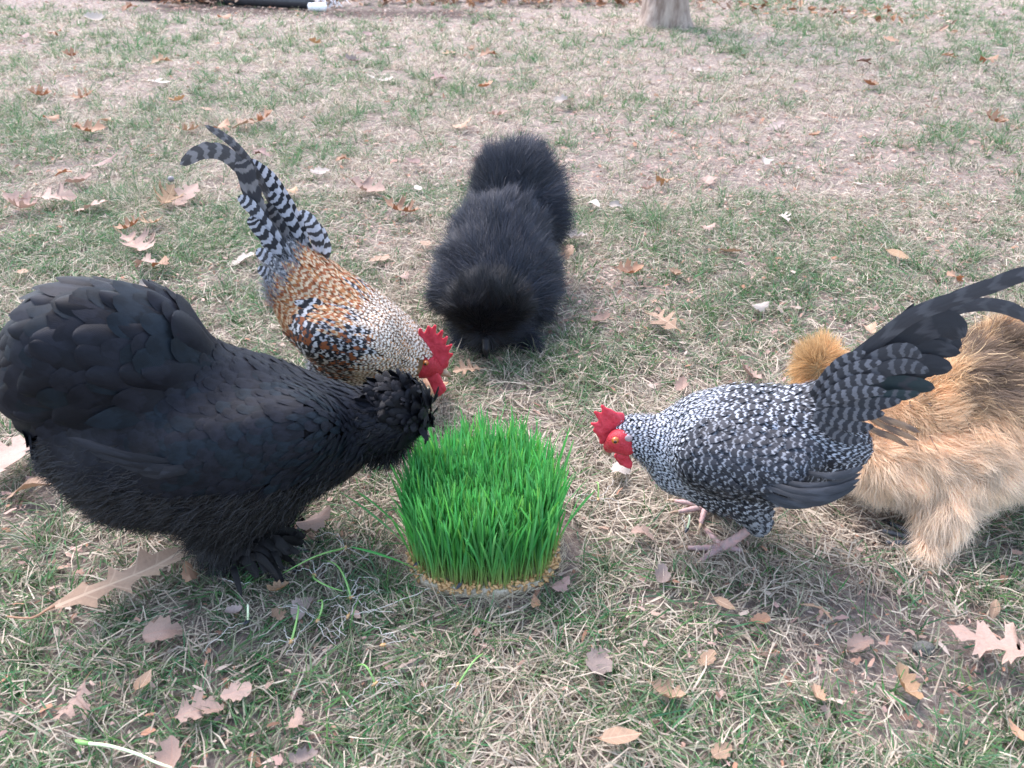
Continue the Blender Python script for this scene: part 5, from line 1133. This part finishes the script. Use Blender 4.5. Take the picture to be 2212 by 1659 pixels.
# ---------------------------------------------------------------- loose sprouts pulled from the mat
M['shoot'] = plain_mat('pale_green_shoot', (.26, .42, .13), .45, .4, 60, .3, c2=(.14, .34, .08)); M['white_shoot'] = plain_mat('white_green_stem', (.66, .72, .50), .45, .4, 40, .25, c2=(.50, .62, .30))
def flat_curve(u, v, ang, L, bend, z0, z1, n=10, rise=.0):
    g = ground(u, v); p = [np.array([g[0], g[1], z0])]; a = ang
    for i in range(n): a += bend/n; p.append(p[-1]+np.array([math.cos(a)*L/n, math.sin(a)*L/n, (z1-z0)/n+rise*math.cos(math.pi*(i+.5)/n)*math.pi/n])) 
    return np.array(p)
def sprout(u, v, ang, L, bend, nroot, label, seed, hull=False, mat='shoot'):
    g = ground(u, v); g[2] = float(gz(g[0], g[1])); e = empty('wheat_sprout', g); tag(e, label, 'sprout', 'loose sprouts pulled from the mat'); r = np.random.default_rng(seed)
    k = link('kernel' if not hull else 'seed_hull', KM[0] if not hull else kernel_mesh(3), None if not hull else M['hull'], e, (0, 0, .022)); k.scale = (1.3,)*3 if not hull else (2.2, 1.6, 1.2); k.rotation_euler = (0, .2, r.random()*6)
    if L:
        p = flat_curve(u, v, ang, L, bend, .022+g[2], .026+g[2], 12, .012); V, F = tube(p-g, np.linspace(.0014, .0007, 13), 6); link('shoot', mesh_from('shoot', V, F), M[mat], e)
    for i in range(nroot):
        p = flat_curve(u, v, r.random()*6.28, .022+.035*r.random(), r.normal()*1.6, .022+g[2], .017+g[2]+.01*r.random(), 9, .006); p[1:] += r.normal(size=(9, 3))*.0012; V, F = tube(p-g, np.linspace(.00045, .0003, 10), 5); link('rootlet', mesh_from('rootlet', V, F), M['root'], e)
for i, a in enumerate(((636, 1416, 1.2, .05, .8, 4, 'sprouted kernel with green shoot, lowest left of the scatter beside the mat'), (684, 1271, -1.6, .06, 1.8, 3, 'sprouted kernel with looping shoot just right of the hen\'s foot'), (750, 1211, -2.2, .085, -.6, 4, 'sprouted kernel with long green shoot close to the left rim of the mat'),
    (692, 1370, .6, .03, 2.2, 4, 'kernel with a short hooked shoot among white roots'), (762, 1320, 1.9, .07, .5, 8, 'kernel in a dense tangle of white roots left of the mat\'s front rim'), (757, 1361, 2.6, .0, 0, 5, 'bare kernel below the tangle of white roots'),
    (832, 1424, -1.2, .0, 0, 2, 'bare yellow kernel below the left front of the mat'), (815, 1509, 2.2, .03, .4, 3, 'kernel trailing pale roots in the lower lawn'), (992, 1511, .7, .045, .5, 3, 'kernel with bright green shoot low in the middle of the lawn'), (1290, 1103, 1.4, .03, .4, 5, 'small sprout between the mat and the speckled rooster'),
    )):
    sprout(*a, 300+i)
sprout(543, 1372, 1.3, .02, 1., 1, 'black seed hull with a short white stem in the lower left lawn', 400, True, 'white_shoot')
sprout(1480, 1170, .9, .02, 1., 1, 'black seed hull with a short pale stem by the speckled rooster\'s toes', 401, True, 'white_shoot')
g = ground(176, 1604); e = empty('pale_stem', (g[0], g[1], 0)); tag(e, 'long pale green and white sprout stem lying at the bottom left', 'sprout')
p = spline([ground(176, 1604, .03), ground(240, 1612, .034), ground(300, 1630, .034), ground(340, 1648, .032), ground(400, 1668, .026)], 16); V, F = tube(rel(e, p), np.linspace(.0017, .0011, 16), 8); link('stem', mesh_from('stem', V, F), M['white_shoot'], e)
V, F = tube(rel(e, np.array([p[0]+[-.006, .001, .002], p[0], p[1]])), [.0012, .0026, .0017], 8); link('stem_tip', mesh_from('stem_tip', V, F), M['shoot'], e)
for (u0, v0, u1, v1, u2, v2) in ((930, 1270, 830, 1310, 765, 1325), (790, 1340, 830, 1365, 850, 1378), (480, 1250, 510, 1258, 545, 1262)):
    pts = [ground(u0, v0, .02), ground(u1, v1, .024), ground(u2, v2, .02)]; e = empty('white_root', (pts[0][0], pts[0][1], 0)); tag(e, 'long white rootlet trailing over the lawn, ' + {930: 'starting at the front left rim of the wheatgrass', 790: 'just below the tangle of roots', 480: 'under the hen\'s feathered foot'}[u0], 'root')
    q = spline(pts, 14); q[1:-1] += lr.normal(size=(12, 3))*.0012; V, F = tube(rel(e, q), np.linspace(.0006, .0004, 14), 6); link('rootlet', mesh_from('rootlet', V, F), M['root'], e)
# ================================================================ background: trunk, pipe, leaf drift
tb = ground(1437, 66); T0 = np.array([tb[0], tb[1]+.14, 0]); tr = empty('tree', T0); tag(tr, 'grey-brown tree trunk with flared base at the back of the lawn', 'tree')
nz, na = 90, 64; zz = np.concatenate([np.linspace(-.05, .6, 55), np.linspace(.64, 4.2, nz-55)]); aa = np.linspace(0, 2*math.pi, na, endpoint=False); V = np.zeros((nz, na, 3))
for i, z in enumerate(zz):
    fl = .045*math.exp(-max(z, 0)/.10); R = .128-.014*min(z, 4.2)+fl*(1+.7*np.cos(3*aa+.8)+.4*np.sin(5*aa))
    rid = fbm(aa*3.6+.25*math.sin(z*3), np.full(na, z*1.5), 2.2, 70, 3)-.5; rid[-6:] = rid[-6:]*np.linspace(1, 0, 6)+rid[0]*np.linspace(0, 1, 6)
    R = R+rid*.030; V[i, :, 0] = R*np.cos(aa)+.03*z; V[i, :, 1] = R*np.sin(aa); V[i, :, 2] = z
I = np.arange(nz*na).reshape(nz, na); F = np.stack([I[:-1], np.roll(I[:-1], -1, 1), np.roll(I[1:], -1, 1), I[1:]], -1).reshape(-1, 4)
m, nt, out = new_mat('furrowed_bark'); tc = nd(nt, 'ShaderNodeTexCoord'); mp_ = nd(nt, 'ShaderNodeMapping'); mp_.inputs['Scale'].default_value = (16, 16, 4); nt.links.new(tc.outputs['Object'], mp_.inputs['Vector'])
n = nd(nt, 'ShaderNodeTexNoise', Scale=1.6, Detail=8.0, Roughness=.65); nt.links.new(mp_.outputs[0], n.inputs['Vector']); c = mixc(nt, math_(nt, 'MULTIPLY_ADD', n.outputs['Fac'], 3.6, -1.3, True), (.18, .125, .095), (.40, .32, .26))
p = nd(nt, 'ShaderNodeBsdfPrincipled', Roughness=.9); nt.links.new(c, p.inputs['Base Color']); b = nd(nt, 'ShaderNodeBump', Strength=.8, Distance=.02); nt.links.new(n.outputs['Fac'], b.inputs['Height']); nt.links.new(b.outputs[0], p.inputs['Normal']); nt.links.new(p.outputs[0], out.inputs[0]); M['bark'] = m
link('trunk', mesh_from('trunk', V.reshape(-1, 3), F), m, tr)
br = np.random.default_rng(4)
for i in range(9):
    a_ = i*2.4+.3; z0 = 2.3+.22*i; s0 = np.array([.03*z0, 0, z0]); d = np.array([math.cos(a_), math.sin(a_), .55+.1*i]); pts = [s0, s0+d*.5, s0+d*1.1+br.normal(size=3)*.12, s0+d*1.7+br.normal(size=3)*.2]
    V, F = tube(spline(pts, 12), np.linspace(.045, .008, 12), 8); lb = link('branch', mesh_from('branch', V, F), m, tr)
    for j in range(4):
        q = spline(pts, 12)[5+j*2-1]; d2 = d*.4+br.normal(size=3)*.35; V, F = tube(spline([q, q+d2*.5, q+d2+br.normal(size=3)*.08], 7), np.linspace(.012, .003, 7), 5); link('twig', mesh_from('twig', V, F), m, lb)
M['pipe'] = plain_mat('black_plastic_pipe', (.035, .036, .042), .42, .4, 30, .3); M['white_plastic'] = plain_mat('white_plastic', (.80, .80, .80), .35, .5, 20, .08)
a_ = ground(672, 5, .05); b_ = ground(320, -13, .05); d = (b_-a_); pp = empty('drain_pipe', (a_[0], a_[1], 0)); tag(pp, 'black drain pipe with a white end lying along the back of the lawn', 'pipe')
n_ = 120; t = np.linspace(0, 1.6, n_); V, F = tube(rel(pp, a_+d*t[:, None]), .045+.0025*np.cos(np.arange(n_)*math.pi), 20); link('pipe', mesh_from('pipe', V, F), M['pipe'], pp)
e0 = ground(668, 15, .03); e1 = ground(703, 16, .03); V, F = tube(rel(pp, np.linspace(e0, e1, 5)), [.026, .026, .028, .028, .026], 16); link('pipe_end', mesh_from('pipe_end', V, F), M['white_plastic'], pp)
g = ground(714, 14); pl = np.random.default_rng(6); n_ = 60; P = np.stack([pl.normal(size=n_)*.05, pl.normal(size=n_)*.04, .01+.10*pl.random(n_)], 1); dd = unit(pl.normal(size=(n_, 3)))
sv = strands(P, dd, unit(dd+pl.normal(size=(n_, 3))), .12, .012, np.tile([.75, .76, .78], (n_, 1)), 4); o = link('plastic_scrap', mesh_from('plastic_scrap', sv[0], sv[1], dict(col=sv[2])), M['wheat'], None, (g[0], g[1], 0)); tag(o, 'crumpled strip of white plastic right of the pipe\'s white end', 'plastic')
# drift of whole dead leaves under the bushes
dr = np.random.default_rng(14); VV = []; FF = []; CC = []; off = 0
tmpl = [q for q in LEAFV if q[0] in ('wide', 'torn')]
pal = np.array([[.33, .17, .095], [.40, .25, .16], [.24, .115, .065], [.44, .31, .23], [.30, .20, .15]])
for i in range(1000):
    if i < 850: x = dr.uniform(-2.6, 1.0); y = 6.28+abs(dr.normal())*.55
    else: x = 1.15+dr.random()**1.3*1.6; y = 6.3-.55*(x-1.1)+dr.normal()*.22
    h_ = np.array(HALF['wide' if dr.random() < .6 else 'torn']); m_ = len(h_); mx_ = np.maximum.accumulate(np.clip(h_[:, 0]-.3*h_[:, 1], 0, 1)); cu = dr.normal()*1.5
    L_ = np.vstack([np.stack([mx_, 0*mx_, 0*mx_], 1), np.stack([h_[:, 0], h_[:, 1], cu*h_[:, 1]**2], 1), np.stack([h_[:, 0], -h_[:, 1], cu*h_[:, 1]**2], 1)])-[.5, 0, 0]; ii = np.arange(m_-1)
    F_ = np.vstack([np.stack([ii, ii+1, ii+1+k_*m_, ii+k_*m_], 1) for k_ in (1, 2)]); a = dr.random()*6.28; s = (.045+.04*dr.random())*(1 if i < 850 else .7); R_ = np.array([[math.cos(a), -math.sin(a), 0], [math.sin(a), math.cos(a), 0], [0, 0, 1]])
    tl = dr.normal(size=2)*.4; Q = L_@R_.T; Q[:, 2] += Q[:, 0]*tl[0]+Q[:, 1]*tl[1]; VV.append(Q*s+np.array([x, y, .02+.05*dr.random()+.04*max(0, y-6.6)])); FF.append(F_+off); off += len(L_); CC.append(np.tile(pal[dr.integers(5)]*(.7+.6*dr.random()), (len(L_), 1)))
o = link('leaf_drift', mesh_from('leaf_drift', np.vstack(VV), np.vstack(FF), dict(col=np.vstack(CC))), M['litter']); tag(o, 'drift of brown dead leaves along the back of the lawn by the tree', 'leaf drift', kind='stuff')
